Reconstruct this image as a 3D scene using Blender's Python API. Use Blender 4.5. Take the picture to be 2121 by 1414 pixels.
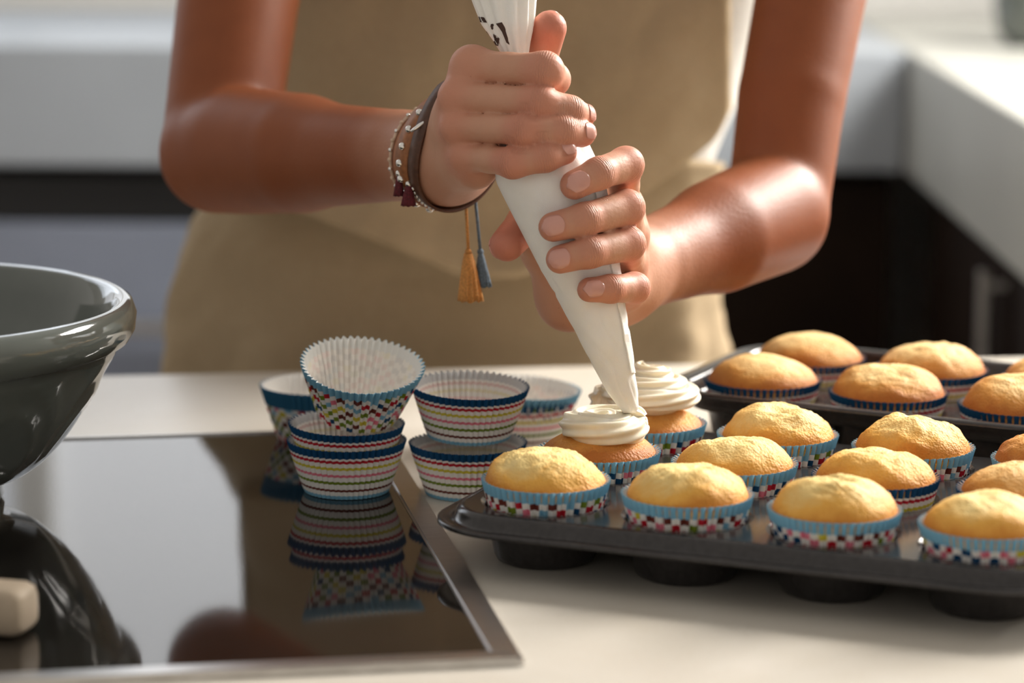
import bpy, bmesh, math, random
import numpy as np
from mathutils import Vector, Matrix, noise

S = bpy.context.scene
for o in list(bpy.data.objects):
    bpy.data.objects.remove(o)
COL = S.collection

# ------------------------------------------------------------------ camera
F_MM = 100.0
FPX = F_MM / 36.0 * 2121.0
CAM_H, PITCH, ROLL = 0.40994, 0.18326, 0.00714
cp, sp_ = math.cos(PITCH), math.sin(PITCH)
W_ = np.array([0, cp, -sp_])
_r = np.array([1.0, 0, 0]); _u = np.array([0, sp_, cp])
R_ = math.cos(ROLL) * _r + math.sin(ROLL) * _u
U_ = -math.sin(ROLL) * _r + math.cos(ROLL) * _u
O_ = np.array([0, 0, CAM_H])
cd = bpy.data.cameras.new('camera'); cam = bpy.data.objects.new('camera', cd); COL.objects.link(cam)
cd.sensor_width = 36; cd.lens = F_MM; cd.clip_start = 0.05; cd.clip_end = 60
M = Matrix.Identity(4)
for i in range(3):
    M[i][0] = R_[i]; M[i][1] = U_[i]; M[i][2] = -W_[i]; M[i][3] = O_[i]
cam.matrix_world = M
cd.dof.use_dof = True; cd.dof.focus_distance = 1.650; cd.dof.aperture_fstop = 4.2
S.camera = cam

# ------------------------------------------------------------------ light
S.view_settings.view_transform = 'Standard'
S.view_settings.look = 'None'
S.view_settings.gamma = 1.0
S.view_settings.use_curve_mapping = False
S.view_settings.exposure = 0.0
wd = bpy.data.worlds.new('world'); S.world = wd; wd.use_nodes = True
bg = wd.node_tree.nodes['Background']
bg.inputs[0].default_value = (1.0, 0.94, 0.87, 1); bg.inputs[1].default_value = 0.52


def area(name, loc, aim, sx, sy, power, col):
    l = bpy.data.lights.new(name, 'AREA'); l.shape = 'RECTANGLE'; l.size = sx; l.size_y = sy
    l.energy = power; l.color = col
    o = bpy.data.objects.new(name, l); COL.objects.link(o); o.location = loc
    o.rotation_euler = (Vector(aim) - Vector(loc)).to_track_quat('-Z', 'Y').to_euler()
    return o


# daylight entering through the window in the right hand wall, and through the one at the back left
area('window_daylight', (1.56, 2.85, 1.12), (0.1, 1.75, 0.05), 0.95, 0.95, 180, (1.0, 0.95, 0.885))
area('back_window_daylight', (-1.15, 4.15, 1.15), (-0.3, 1.6, 0.0), 2.2, 1.1, 12, (0.80, 0.89, 1.0))


# ------------------------------------------------------------------ helpers
def P(px, py, Z):
    """point at camera depth Z along the line of sight of a photograph pixel"""
    Z = Z + 0.055 * min(1.0, max(0.0, (2.06 - Z) / 0.31))    # hands and bag hang over the second row of the tray
    return O_ + Z * (W_ + (px - 1060.5) / FPX * R_ - (py - 707.0) / FPX * U_)


def G(px, py, z=0.0):
    """point of the horizontal plane z seen at a pixel"""
    d = W_ + (px - 1060.5) / FPX * R_ - (py - 707.0) / FPX * U_
    return O_ + d * ((z - O_[2]) / d[2])


def V(a):
    return Vector((float(a[0]), float(a[1]), float(a[2])))


def mesh_obj(name, verts, faces, mat=None, parent=None, smooth=True, mats=None, fmat=None):
    me = bpy.data.meshes.new(name)
    me.from_pydata([tuple(map(float, v)) for v in verts], [], [tuple(map(int, f)) for f in faces])
    me.validate()
    for m in (mats or ([mat] if mat else [])):
        me.materials.append(m)
    if fmat is not None:
        me.polygons.foreach_set('material_index', fmat)
    if smooth:
        me.polygons.foreach_set('use_smooth', [True] * len(me.polygons))
    me.update()
    o = bpy.data.objects.new(name, me); COL.objects.link(o)
    if parent is not None:
        o.parent = parent
    return o


def bm_obj(name, bm, mat=None, parent=None, smooth=False):
    me = bpy.data.meshes.new(name); bm.normal_update(); bm.to_mesh(me); bm.free()
    if mat: me.materials.append(mat)
    if smooth: me.polygons.foreach_set('use_smooth', [True] * len(me.polygons))
    o = bpy.data.objects.new(name, me); COL.objects.link(o)
    if parent is not None: o.parent = parent
    return o


def empty(name, loc=(0, 0, 0), rz=0.0):
    o = bpy.data.objects.new(name, None); COL.objects.link(o)
    o.location = loc; o.rotation_euler = (0, 0, rz); o.empty_display_size = 0.02
    return o


def tag(o, label, cat, group=None):
    o['label'] = label; o['category'] = cat
    if group: o['group'] = group
    return o


def struct(o, label=None, cat=None):
    o['kind'] = 'structure'
    if label: o['label'] = label
    if cat: o['category'] = cat
    return o


def box_bm(x0, x1, y0, y1, z0, z1, bev=0.0, bm=None):
    bm2 = bmesh.new()
    vs = [bm2.verts.new((x, y, z)) for z in (z0, z1) for y in (y0, y1) for x in (x0, x1)]
    for f in ((0, 2, 3, 1), (4, 5, 7, 6), (0, 1, 5, 4), (2, 6, 7, 3), (0, 4, 6, 2), (1, 3, 7, 5)):
        bm2.faces.new([vs[i] for i in f])
    if bev:
        bmesh.ops.bevel(bm2, geom=bm2.edges[:], offset=bev, segments=2, affect='EDGES', profile=0.5)
    return bm2


def box(name, x0, x1, y0, y1, z0, z1, mat, parent=None, bev=0.0):
    return bm_obj(name, box_bm(x0, x1, y0, y1, z0, z1, bev), mat, parent)


def grid_faces(nu, nv, closed_u=False, off=0, flip=False):
    fs = []
    for j in range(nv - 1):
        for i in range(nu if closed_u else nu - 1):
            a = j * nu + i; b = j * nu + (i + 1) % nu
            q = (a + off, b + off, b + nu + off, a + nu + off)
            fs.append(q[::-1] if flip else q)
    return fs


def lathe(profile, n, name, mat, parent=None, disp=None):
    """profile: list of (r, z); revolves about z"""
    vs = []
    for k, (r, z) in enumerate(profile):
        for i in range(n):
            a = 2 * math.pi * i / n
            rr = r + (disp(k, a, r, z) if disp else 0.0)
            vs.append((rr * math.cos(a), rr * math.sin(a), z))
    return mesh_obj(name, vs, grid_faces(n, len(profile), True), mat, parent)


def tube_pts(path, radii, n=10, closed=False):
    path = [np.asarray(p, float) for p in path]
    m = len(path); vs = []
    up = np.array([0, 0, 1.0]); prev = None
    for k in range(m):
        if closed: t = path[(k + 1) % m] - path[k - 1]
        else: t = path[min(k + 1, m - 1)] - path[max(k - 1, 0)]
        t = t / (np.linalg.norm(t) + 1e-12)
        if prev is None:
            a = np.cross(t, up)
            if np.linalg.norm(a) < 1e-3: a = np.cross(t, np.array([1.0, 0, 0]))
        else:
            a = prev - t * (prev @ t)
        a /= np.linalg.norm(a); prev = a
        b = np.cross(t, a)
        r = radii[k] if hasattr(radii, '__len__') else radii
        for i in range(n):
            th = 2 * math.pi * i / n
            vs.append(path[k] + r * (math.cos(th) * a + math.sin(th) * b))
    fs = grid_faces(n, m, True)
    if closed:
        for i in range(n):
            fs.append(((m - 1) * n + i, (m - 1) * n + (i + 1) % n, (i + 1) % n, i))
    else:
        fs.append(tuple(range(n))[::-1]); fs.append(tuple(range((m - 1) * n, m * n)))
    return vs, fs


def tube(name, path, radii, mat, parent=None, n=10, closed=False):
    vs, fs = tube_pts(path, radii, n, closed)
    return mesh_obj(name, vs, fs, mat, parent)


def ball(name, c, r, mat, parent=None, seg=10, scale=(1, 1, 1)):
    bm = bmesh.new()
    bmesh.ops.create_uvsphere(bm, u_segments=seg, v_segments=max(5, seg // 2 + 1), radius=r)
    for v in bm.verts:
        v.co = Vector((v.co.x * scale[0], v.co.y * scale[1], v.co.z * scale[2])) + V(c)
    return bm_obj(name, bm, mat, parent, True)


def interp(x, xs, ys):
    return float(np.interp(x, xs, ys))


# ------------------------------------------------------------------ materials
class NT:
    def __init__(s, name):
        s.m = bpy.data.materials.new(name); s.m.use_nodes = True
        s.t = s.m.node_tree; s.b = s.t.nodes['Principled BSDF']

    def n(s, typ, **kw):
        nd = s.t.nodes.new(typ)
        for k, v in kw.items(): setattr(nd, k, v)
        return nd

    def l(s, a, b): s.t.links.new(a, b)

    def set(s, **kw):
        for k, v in kw.items():
            s.b.inputs[k.replace('_', ' ')].default_value = (v if not isinstance(v, tuple) else (*v, 1) if len(v) == 3 else v)
        return s

    def noise(s, scale, detail=4, rough=0.5, coord='Object', vec=None, dist=0.0):
        tc = s.n('ShaderNodeTexCoord'); nz = s.n('ShaderNodeTexNoise')
        nz.inputs['Scale'].default_value = scale; nz.inputs['Detail'].default_value = detail
        nz.inputs['Roughness'].default_value = rough; nz.inputs['Distortion'].default_value = dist
        if vec is not None:
            mp = s.n('ShaderNodeMapping'); mp.inputs['Scale'].default_value = vec
            s.l(tc.outputs[coord], mp.inputs[0]); s.l(mp.outputs[0], nz.inputs['Vector'])
        else:
            s.l(tc.outputs[coord], nz.inputs['Vector'])
        return nz.outputs['Fac']

    def ramp(s, fac, stops, interp='LINEAR'):
        r = s.n('ShaderNodeValToRGB'); r.color_ramp.interpolation = interp
        e = r.color_ramp.elements
        while len(e) < len(stops): e.new(0.5)
        for k, (p, c) in enumerate(stops):
            e[k].position = p; e[k].color = (*c, 1) if len(c) == 3 else c
        s.l(fac, r.inputs[0]); return r.outputs[0]

    def mix(s, fac, a, b, mode='MIX'):
        m = s.n('ShaderNodeMix', data_type='RGBA', blend_type=mode)
        if isinstance(fac, (int, float)): m.inputs[0].default_value = fac
        else: s.l(fac, m.inputs[0])
        for sock, v in ((m.inputs[6], a), (m.inputs[7], b)):
            if isinstance(v, tuple): sock.default_value = (*v, 1) if len(v) == 3 else v
            else: s.l(v, sock)
        return m.outputs[2]

    def math(s, op, a, b=None, c=None):
        m = s.n('ShaderNodeMath', operation=op)
        for sock, v in zip(m.inputs, (a, b, c)):
            if v is None: continue
            if isinstance(v, (int, float)): sock.default_value = v
            else: s.l(v, sock)
        return m.outputs[0]

    def bump(s, h, strength=0.3, dist=0.001):
        b = s.n('ShaderNodeBump'); b.inputs['Strength'].default_value = strength
        b.inputs['Distance'].default_value = dist
        s.l(h, b.inputs['Height']); s.l(b.outputs[0], s.b.inputs['Normal']); return b

    def color(s, c): s.l(c, s.b.inputs['Base Color']); return s


def plain(name, col, rough=0.5, metal=0.0, spec=0.5, var=0.06, scale=40.0, bump=0.0, **kw):
    m = NT(name); m.set(Roughness=rough, Metallic=metal, **kw)
    m.b.inputs['Specular IOR Level'].default_value = spec
    nz = m.noise(scale)
    a = tuple(max(0, c * (1 - var)) for c in col); b = tuple(min(1, c * (1 + var)) for c in col)
    m.color(m.ramp(nz, [(0.3, a), (0.7, b)]))
    if bump: m.bump(nz, bump, 0.001)
    return m.m


def srgb(r, g, b):
    f = lambda c: (c / 255 / 12.92) if c / 255 <= 0.04045 else ((c / 255 + 0.055) / 1.055) ** 2.4
    return (f(r), f(g), f(b))


# skin ---------------------------------------------------------------
def skin_material():
    m = NT('skin')
    at = m.n('ShaderNodeAttribute', attribute_name='red')
    tan = m.n('ShaderNodeAttribute', attribute_name='tan')
    nz = m.noise(60, 3); nz2 = m.noise(420, 2)
    base = m.mix(tan.outputs['Fac'], (0.60, 0.325, 0.215), (0.27, 0.075, 0.022))  # second colour is for the arms: tan plus their shadow painted into the skin
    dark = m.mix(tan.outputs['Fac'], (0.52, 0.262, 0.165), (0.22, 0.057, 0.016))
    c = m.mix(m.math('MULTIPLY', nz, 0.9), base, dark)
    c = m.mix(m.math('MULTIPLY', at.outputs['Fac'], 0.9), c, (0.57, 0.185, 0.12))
    fr = m.n('ShaderNodeTexVoronoi'); tc = m.n('ShaderNodeTexCoord'); fr.inputs['Scale'].default_value = 260
    m.l(tc.outputs['Object'], fr.inputs['Vector'])
    spot = m.ramp(fr.outputs['Distance'], [(0.05, (1, 1, 1)), (0.13, (0, 0, 0))])
    gate = m.ramp(m.noise(170, 2), [(0.60, (0, 0, 0)), (0.68, (1, 1, 1))])
    sp = m.math('MULTIPLY', spot, gate)
    c = m.mix(m.math('MULTIPLY', sp, 0.45), c, (0.24, 0.10, 0.06))
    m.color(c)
    cs = m.n('ShaderNodeAttribute', attribute_name='crease_s'); cw = m.n('ShaderNodeAttribute', attribute_name='crease_w')
    wob = m.math('MULTIPLY', m.noise(380, 3), 9.0)
    wav = m.math('SINE', m.math('ADD', m.math('MULTIPLY', cs.outputs['Fac'], 4200.0), wob))
    h = m.math('ADD', m.math('MULTIPLY', m.math('MULTIPLY', wav, cw.outputs['Fac']), 0.6), m.math('MULTIPLY', nz2, 0.55))
    m.bump(h, 0.42, 0.0009)
    m.set(Roughness=0.52)
    m.b.inputs['Specular IOR Level'].default_value = 0.32
    m.b.inputs['Subsurface Weight'].default_value = 0.12
    m.b.inputs['Subsurface Radius'].default_value = (1.0, 0.35, 0.2)
    m.b.inputs['Subsurface Scale'].default_value = 0.0018
    return m.m


MSKIN = skin_material()
MNAIL = plain('nail_polish_clear', (0.62, 0.31, 0.245), 0.20, spec=0.6, var=0.04)
MNAILTIP = plain('nail_free_edge', (0.86, 0.74, 0.66), 0.3)


def fabric(name, a, b, scale=900, rough=0.9, bump=0.25):
    m = NT(name); m.set(Roughness=rough); m.b.inputs['Specular IOR Level'].default_value = 0.15
    w1 = m.noise(scale, 2, vec=(1, 0.15, 0.15)); w2 = m.noise(scale, 2, vec=(0.15, 0.15, 1))
    w = m.math('MULTIPLY', m.math('ADD', w1, w2), 0.5); big = m.noise(14, 3)
    c = m.ramp(m.math('ADD', m.math('MULTIPLY', w, 0.6), m.math('MULTIPLY', big, 0.4)), [(0.35, a), (0.65, b)])
    m.color(c); m.bump(m.math('ADD', w, m.math('MULTIPLY', big, 2.0)), bump, 0.002)
    return m.m


MAPRON = fabric('apron_linen', (0.335, 0.25, 0.152), (0.41, 0.315, 0.20))
MSHIRT = fabric('shirt_cotton', (0.70, 0.67, 0.62), (0.80, 0.78, 0.74))
MBAG = NT('piping_bag_cloth')
MBAG.set(Roughness=0.55); MBAG.b.inputs['Subsurface Weight'].default_value = 0.25
MBAG.b.inputs['Subsurface Radius'].default_value = (1, 0.9, 0.75); MBAG.b.inputs['Subsurface Scale'].default_value = 0.006
_n = MBAG.noise(35, 4); _w = MBAG.noise(1500, 1)
MBAG.color(MBAG.ramp(_n, [(0.35, (0.86, 0.835, 0.775)), (0.65, (0.91, 0.895, 0.85))]))
MBAG.bump(MBAG.math('ADD', MBAG.math('MULTIPLY', _n, 2.2), MBAG.math('MULTIPLY', _w, 0.25)), 0.25, 0.002)
MBAG = MBAG.m
MPRINT = plain('brown_print', (0.055, 0.022, 0.012), 0.6)


def cream():
    m = NT('buttercream'); m.set(Roughness=0.38); m.b.inputs['Subsurface Weight'].default_value = 0.3
    m.b.inputs['Subsurface Radius'].default_value = (1, 0.85, 0.6); m.b.inputs['Subsurface Scale'].default_value = 0.004
    n = m.noise(120, 3); m.color(m.ramp(n, [(0.3, (0.83, 0.75, 0.57)), (0.7, (0.89, 0.83, 0.68))]))
    m.bump(m.noise(900, 3), 0.12, 0.0006); return m.m


MCREAM = cream()


def cake_material(name, pale, gold, brown):
    m = NT(name); m.set(Roughness=0.6); m.b.inputs['Specular IOR Level'].default_value = 0.25
    at = m.n('ShaderNodeAttribute', attribute_name='crust')
    n = m.noise(150, 5, 0.6); n2 = m.noise(900, 3)
    f = m.math('ADD', at.outputs['Fac'], m.math('MULTIPLY', m.math('SUBTRACT', n, 0.5), 0.45))
    m.color(m.ramp(f, [(0.05, pale), (0.5, gold), (0.95, brown)]))
    por = m.n('ShaderNodeTexVoronoi'); tc = m.n('ShaderNodeTexCoord'); por.inputs['Scale'].default_value = 650
    m.l(tc.outputs['Object'], por.inputs['Vector'])
    h = m.math('ADD', m.math('MULTIPLY', n, 1.2), m.math('ADD', m.math('MULTIPLY', por.outputs['Distance'], 0.5), m.math('MULTIPLY', n2, 0.35)))
    m.bump(h, 0.45, 0.0020); return m.m


MCAKE = cake_material('cake_pale', (0.91, 0.68, 0.28), (0.84, 0.44, 0.085), (0.62, 0.24, 0.035))
MCAKE2 = cake_material('cake_golden', (0.86, 0.60, 0.26), (0.70, 0.33, 0.075), (0.46, 0.155, 0.03))

NAVY = srgb(14, 72, 114); LBLUE = srgb(128, 182, 208); TEAL = srgb(52, 112, 146); PWHITE = (0.88, 0.86, 0.82)
RED = srgb(190, 30, 48); PINK = srgb(232, 130, 150); YEL = srgb(214, 200, 70); GRN = srgb(120, 140, 40); BRN = srgb(110, 48, 38)


def paper(name, kind, inner=False):
    m = NT(name); m.set(Roughness=0.6); m.b.inputs['Specular IOR Level'].default_value = 0.25
    uv = m.n('ShaderNodeUVMap'); uv.uv_map = 'UVMap'; sx = m.n('ShaderNodeSeparateXYZ'); m.l(uv.outputs[0], sx.inputs[0])
    u, v = sx.outputs[0], sx.outputs[1]
    if kind == 'stripe':
        st = [(0.0, LBLUE), (0.07, PWHITE), (0.155, BRN), (0.20, PWHITE), (0.305, GRN), (0.36, PWHITE), (0.455, PINK), (0.505, PWHITE),
              (0.60, YEL), (0.655, PWHITE), (0.735, RED), (0.79, PWHITE), (0.835, NAVY)]
        c = m.ramp(v, st, 'CONSTANT')
    else:
        cu = m.math('FLOOR', m.math('MULTIPLY', u, 42.0)); cv = m.math('FLOOR', m.math('MULTIPLY', v, 10.0))
        cmb = m.n('ShaderNodeCombineXYZ'); m.l(cu, cmb.inputs[0]); m.l(cv, cmb.inputs[1])
        wn = m.n('ShaderNodeTexWhiteNoise', noise_dimensions='2D'); m.l(cmb.outputs[0], wn.inputs['Vector'])
        pal = m.ramp(wn.outputs['Value'], [(0.0, NAVY), (0.17, RED), (0.32, PINK), (0.46, GRN), (0.60, YEL), (0.74, LBLUE), (0.87, BRN)], 'CONSTANT')
        par = m.math('MODULO', m.math('ADD', cu, cv), 2.0)
        c = m.mix(par, pal, PWHITE)
        top = m.math('GREATER_THAN', v, 0.80 if kind == 'check' else 0.66)
        c = m.mix(top, c, LBLUE if kind == 'check' else TEAL)
    if inner:
        c = m.mix(0.70 if kind == 'stripe' else 0.88, c, (0.87, 0.84, 0.79))
    m.color(c)
    m.b.inputs['Transmission Weight'].default_value = 0.0
    m.bump(m.noise(1200, 2), 0.08, 0.0004)
    return m.m


MP = {k: (paper('paper_' + k, k), paper('paper_inside_' + k, k, True)) for k in ('stripe', 'check', 'teal')}

MPAN = NT('nonstick_pan'); MPAN.set(Roughness=0.17, Metallic=0.35)
MPAN.b.inputs['Specular IOR Level'].default_value = 0.6
MPAN.color(MPAN.ramp(MPAN.noise(300, 3), [(0.3, (0.030, 0.027, 0.026)), (0.7, (0.045, 0.041, 0.040))]))
MPAN.bump(MPAN.noise(700, 2), 0.04, 0.0005); MPAN = MPAN.m
MSTEEL = NT('brushed_steel'); MSTEEL.set(Roughness=0.28, Metallic=1.0)
MSTEEL.color(MSTEEL.ramp(MSTEEL.noise(60, 3, vec=(1, 30, 1)), [(0.3, (0.50, 0.48, 0.46)), (0.7, (0.62, 0.60, 0.58))])); MSTEEL = MSTEEL.m
MGLASS = NT('black_glass'); MGLASS.set(Roughness=0.05)
MGLASS.b.inputs['IOR'].default_value = 1.55
_s = MGLASS.noise(9, 5, 0.6); _s2 = MGLASS.noise(500, 2, vec=(1, 0.2, 1))
MGLASS.l(MGLASS.math('ADD', MGLASS.math('MULTIPLY', _s, 0.08), 0.015), MGLASS.b.inputs['Roughness'])
MGLASS.color(MGLASS.ramp(_s, [(0.3, (0.006, 0.005, 0.004)), (0.8, (0.012, 0.010, 0.009))]))
MGLASS.bump(_s2, 0.01, 0.0004); MGLASS = MGLASS.m
MSTONE = NT('counter_stone'); MSTONE.set(Roughness=0.32)
_s = MSTONE.noise(7, 6, 0.6, dist=0.6); _s2 = MSTONE.noise(260, 3)
_c = MSTONE.ramp(MSTONE.math('ADD', MSTONE.math('MULTIPLY', _s, 0.8), MSTONE.math('MULTIPLY', _s2, 0.2)), [(0.3, (0.58, 0.525, 0.44)), (0.7, (0.68, 0.64, 0.57))])
MSTONE.color(_c); MSTONE.bump(_s2, 0.05, 0.0006); MSTONE = MSTONE.m
MSLAB = plain('pale_quartz', (0.42, 0.42, 0.385), 0.4, scale=5, var=0.05)
MSLAB_SHADED = plain('grey_quartz', (0.33, 0.36, 0.395), 0.4, scale=5, var=0.05)  # same stone as the side slab, with weaker, bluer light put into its colour
MDARKWOOD = plain('dark_wood', (0.013, 0.0065, 0.0035), 0.6, spec=0.12, scale=12, var=0.3)
MWALL = plain('painted_plaster', (0.66, 0.65, 0.62), 0.8, scale=6, var=0.03)
MFLOOR = plain('floor_boards', (0.20, 0.14, 0.09), 0.5, scale=5, var=0.2)
MBOWL = NT('celadon_glaze'); MBOWL.set(Roughness=0.08); MBOWL.b.inputs['Coat Weight'].default_value = 0.4
MBOWL.color(MBOWL.ramp(MBOWL.noise(18, 3), [(0.3, (0.105, 0.118, 0.105)), (0.7, (0.135, 0.148, 0.132))])); MBOWL = MBOWL.m
MBLACK = plain('black_plastic', (0.008, 0.008, 0.009), 0.4)
MLEATHER = plain('brown_leather', (0.30, 0.11, 0.036), 0.5, scale=300, var=0.25, bump=0.3)
MLEATHER2 = plain('dark_leather', (0.085, 0.033, 0.016), 0.5, scale=300, var=0.25, bump=0.3)
MSILVER = plain('silver', (0.78, 0.75, 0.70), 0.22, 1.0, scale=200)
MTRED = plain('burgundy_thread', (0.10, 0.008, 0.014), 0.8, scale=800, var=0.4, bump=0.5)
MTORANGE = plain('orange_thread', (0.60, 0.27, 0.07), 0.7, scale=800, var=0.25, bump=0.5)
MTBLUE = plain('slate_thread', (0.12, 0.17, 0.22), 0.8, scale=800, var=0.3, bump=0.5)
MCORD = plain('pale_cord', (0.62, 0.45, 0.32), 0.6, scale=500, var=0.2)
MWOODPALE = plain('pale_wood', (0.46, 0.37, 0.27), 0.6, scale=30, var=0.15)
MAPPL = plain('grey_appliance_front', (0.20, 0.225, 0.285), 0.3, 0.0, scale=8, var=0.05)


def window_pane():
    m = NT('bright_window_pane'); m.set(Roughness=0.3)
    m.color(m.ramp(m.noise(2, 2), [(0.3, (0.8, 0.82, 0.86)), (0.7, (0.85, 0.86, 0.88))]))
    m.b.inputs['Emission Color'].default_value = (0.90, 0.94, 1.0, 1); m.b.inputs['Emission Strength'].default_value = 0.78
    return m.m


MPANE = window_pane()

# ------------------------------------------------------------------ setting
ROT = 0.14          # the worktop is turned a little to the camera
be = G(300, 775)    # a point of its back edge


def in_counter(x, y):
    c, s = math.cos(ROT), math.sin(ROT)
    return (be[0] + x * c - y * s, be[1] + x * s + y * c)


cnt = empty('kitchen_worktop', (be[0], be[1], 0), ROT)
top = box('top', -1.3, 0.70, -1.7, 0.0, -0.045, 0.0, MSTONE, cnt, 0.003)
for k in range(3):
    box('cabinet_front', -1.25 + k * 0.64, -1.25 + k * 0.64 + 0.632, -1.62, -1.60, -0.80, -0.05, MWALL, cnt, 0.002)
box('carcass', -1.26, 0.67, -1.60, -0.04, -0.88, -0.045, MWALL, cnt)
tag(cnt, 'pale stone kitchen worktop in the foreground under the trays and paper cases', 'worktop')

struct(box('floor', -3.5, 2.2, -1.0, 4.6, -0.92, -0.90, MFLOOR))
# walls with real window openings
YB = 4.30
wb = empty('wall_back'); struct(wb)
box('panel', -3.5, -2.35, YB, YB + 0.12, -0.9, 2.0, MWALL, wb)
box('panel', 0.05, 1.7, YB, YB + 0.12, -0.9, 2.0, MWALL, wb)
box('panel', -2.35, 0.05, YB, YB + 0.12, -0.9, 0.24, MWALL, wb)
box('panel', -2.35, 0.05, YB, YB + 0.12, 1.75, 2.0, MWALL, wb)
w1 = empty('window_1'); struct(w1)
for k in range(3):
    x0 = -2.35 + k * 0.8
    box('pane', x0 + 0.03, x0 + 0.77, YB + 0.07, YB + 0.08, 0.27, 1.72, MPANE, w1)
    box('frame', x0, x0 + 0.03, YB + 0.03, YB + 0.10, 0.24, 1.75, MWALL, w1, 0.003)
    box('frame', x0 + 0.77, x0 + 0.80, YB + 0.03, YB + 0.10, 0.24, 1.75, MWALL, w1, 0.003)
    box('frame', x0 + 0.03, x0 + 0.77, YB + 0.03, YB + 0.10, 0.24, 0.27, MWALL, w1, 0.003)
    box('frame', x0 + 0.03, x0 + 0.77, YB + 0.03, YB + 0.10, 1.72, 1.75, MWALL, w1, 0.003)
box('sill', -2.40, 0.10, YB - 0.06, YB + 0.03, 0.215, 0.24, MSLAB, w1, 0.004)
XR = 1.60
wr = empty('wall_right'); struct(wr)
box('panel', XR, XR + 0.12, -1.0, 2.05, -0.9, 2.0, MWALL, wr)
box('panel', XR, XR + 0.12, 3.45, 4.42, -0.9, 2.0, MWALL, wr)
box('panel', XR, XR + 0.12, 2.05, 3.45, -0.9, 0.42, MWALL, wr)
box('panel', XR, XR + 0.12, 2.05, 3.45, 1.68, 2.0, MWALL, wr)
w2 = empty('window_2'); struct(w2)
for k in range(2):
    y0 = 2.05 + 0.7 * k
    box('frame', XR + 0.03, XR + 0.10, y0, y0 + 0.03, 0.42, 1.68, MWALL, w2, 0.003)
    box('frame', XR + 0.03, XR + 0.10, y0 + 0.67, y0 + 0.70, 0.42, 1.68, MWALL, w2, 0.003)
    box('frame', XR + 0.03, XR + 0.10, y0 + 0.03, y0 + 0.67, 0.42, 0.45, MWALL, w2, 0.003)
    box('frame', XR + 0.03, XR + 0.10, y0 + 0.03, y0 + 0.67, 1.65, 1.68, MWALL, w2, 0.003)
    box('pane', XR + 0.06, XR + 0.07, y0 + 0.03, y0 + 0.67, 0.45, 1.65, MPANE, w2)

# far worktops, L shaped
YF, ZT, ZB = 3.60, 0.119, -0.035
XI = 0.497
fw = empty('far_worktop', (0, YF, 0))
box('slab', -3.3, XI, 0, 0.68, ZB, ZT, MSLAB_SHADED, fw, 0.004)
tag(fw, 'thick pale grey worktop running along the back wall', 'worktop')
rw = empty('side_worktop', (XI, 0, 0))
box('slab', 0.002, 1.08, 2.35, 4.28, ZB, ZT, MSLAB, rw, 0.004)
tag(rw, 'thick pale worktop running towards the camera above dark cabinets at right', 'worktop')
# dark cabinets under the side worktop and the right end of the back one
for k in range(2):
    y0 = 2.37 + k * 0.60
    c = empty('dark_cabinet', (XI + 0.03, y0, -0.85))
    box('body', 0.02, 0.95, 0, 0.575, 0, 0.80, MDARKWOOD, c)
    d = box('door', 0.0, 0.018, 0.004, 0.571, 0.06, 0.795, MDARKWOOD, c, 0.002)
    yh = 0.02
    bm = box_bm(-0.030, -0.018, yh, yh + 0.014, 0.62, 0.785, 0.002)
    h = bm_obj('handle', bm, MSTEEL, d)
    for zz in (0.635, 0.765):
        bm_obj('handle_post', box_bm(-0.020, 0.002, yh + 0.003, yh + 0.011, zz, zz + 0.008), MSTEEL, d)
    tag(c, ['dark brown cabinet under the side worktop, nearer the camera', 'dark brown cabinet with vertical steel handle under the side worktop at right'][k], 'cabinet', 'dark cabinets under the side worktop')
for k in range(1):
    x0 = -0.09
    c = empty('dark_cabinet', (x0, YF + 0.03, -0.85))
    box('body', 0, 0.58, 0.02, 0.60, 0, 0.80, MDARKWOOD, c)
    box('door', 0.003, 0.577, 0.0, 0.018, 0.06, 0.795, MDARKWOOD, c, 0.002)
    tag(c, 'dark brown cabinet under the back worktop, just right of the cook', 'cabinet')
# steel fronted appliances at the left below the back worktop
for k in range(2):
    x0 = -1.32 + k * 0.612
    a = empty('dishwasher', (x0, YF + 0.03, -0.85))
    box('body', 0, 0.60, 0.03, 0.60, 0, 0.80, MBLACK, a)
    dd = box('door', 0.004, 0.596, 0.0, 0.028, 0.06, 0.738, MAPPL, a, 0.004)
    box('control_strip', 0.004, 0.596, 0.004, 0.028, 0.740, 0.80, MBLACK, a, 0.002)  # black bar painted in for the shaded gap under the worktop
    bm_obj('handle', box_bm(0.06, 0.54, -0.035, -0.022, 0.60, 0.615, 0.003), MSTEEL, dd)
    tag(a, ['steel fronted appliance with black strip at the far left', 'steel fronted appliance with black strip directly left of the cook'][k], 'appliance', 'steel appliances below the back worktop')
# a small dark pot standing on the side worktop, far right
pt = lathe([(0.0, 0.0), (0.04, 0.0), (0.055, 0.02), (0.06, 0.06), (0.055, 0.085), (0.062, 0.092), (0.056, 0.09), (0.05, 0.06), (0.0, 0.01)], 32, 'pot', MBOWL)
gp = G(2150, 95, ZT); pt.location = (gp[0], gp[1], ZT)
tag(pt, 'small dark green pot on the side worktop at upper right', 'pot')

# ------------------------------------------------------------------ cooktop
ca = 0.17526
ck = empty('induction_hob', (0.00707, 1.34074, 0), ca)
CW, CD, FR = 0.90, 0.538, 0.015
box('glass_plate', -CW + FR, -FR, FR, CD - 0.005, 0.0005, 0.0030, MGLASS, ck, 0.0004)


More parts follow.
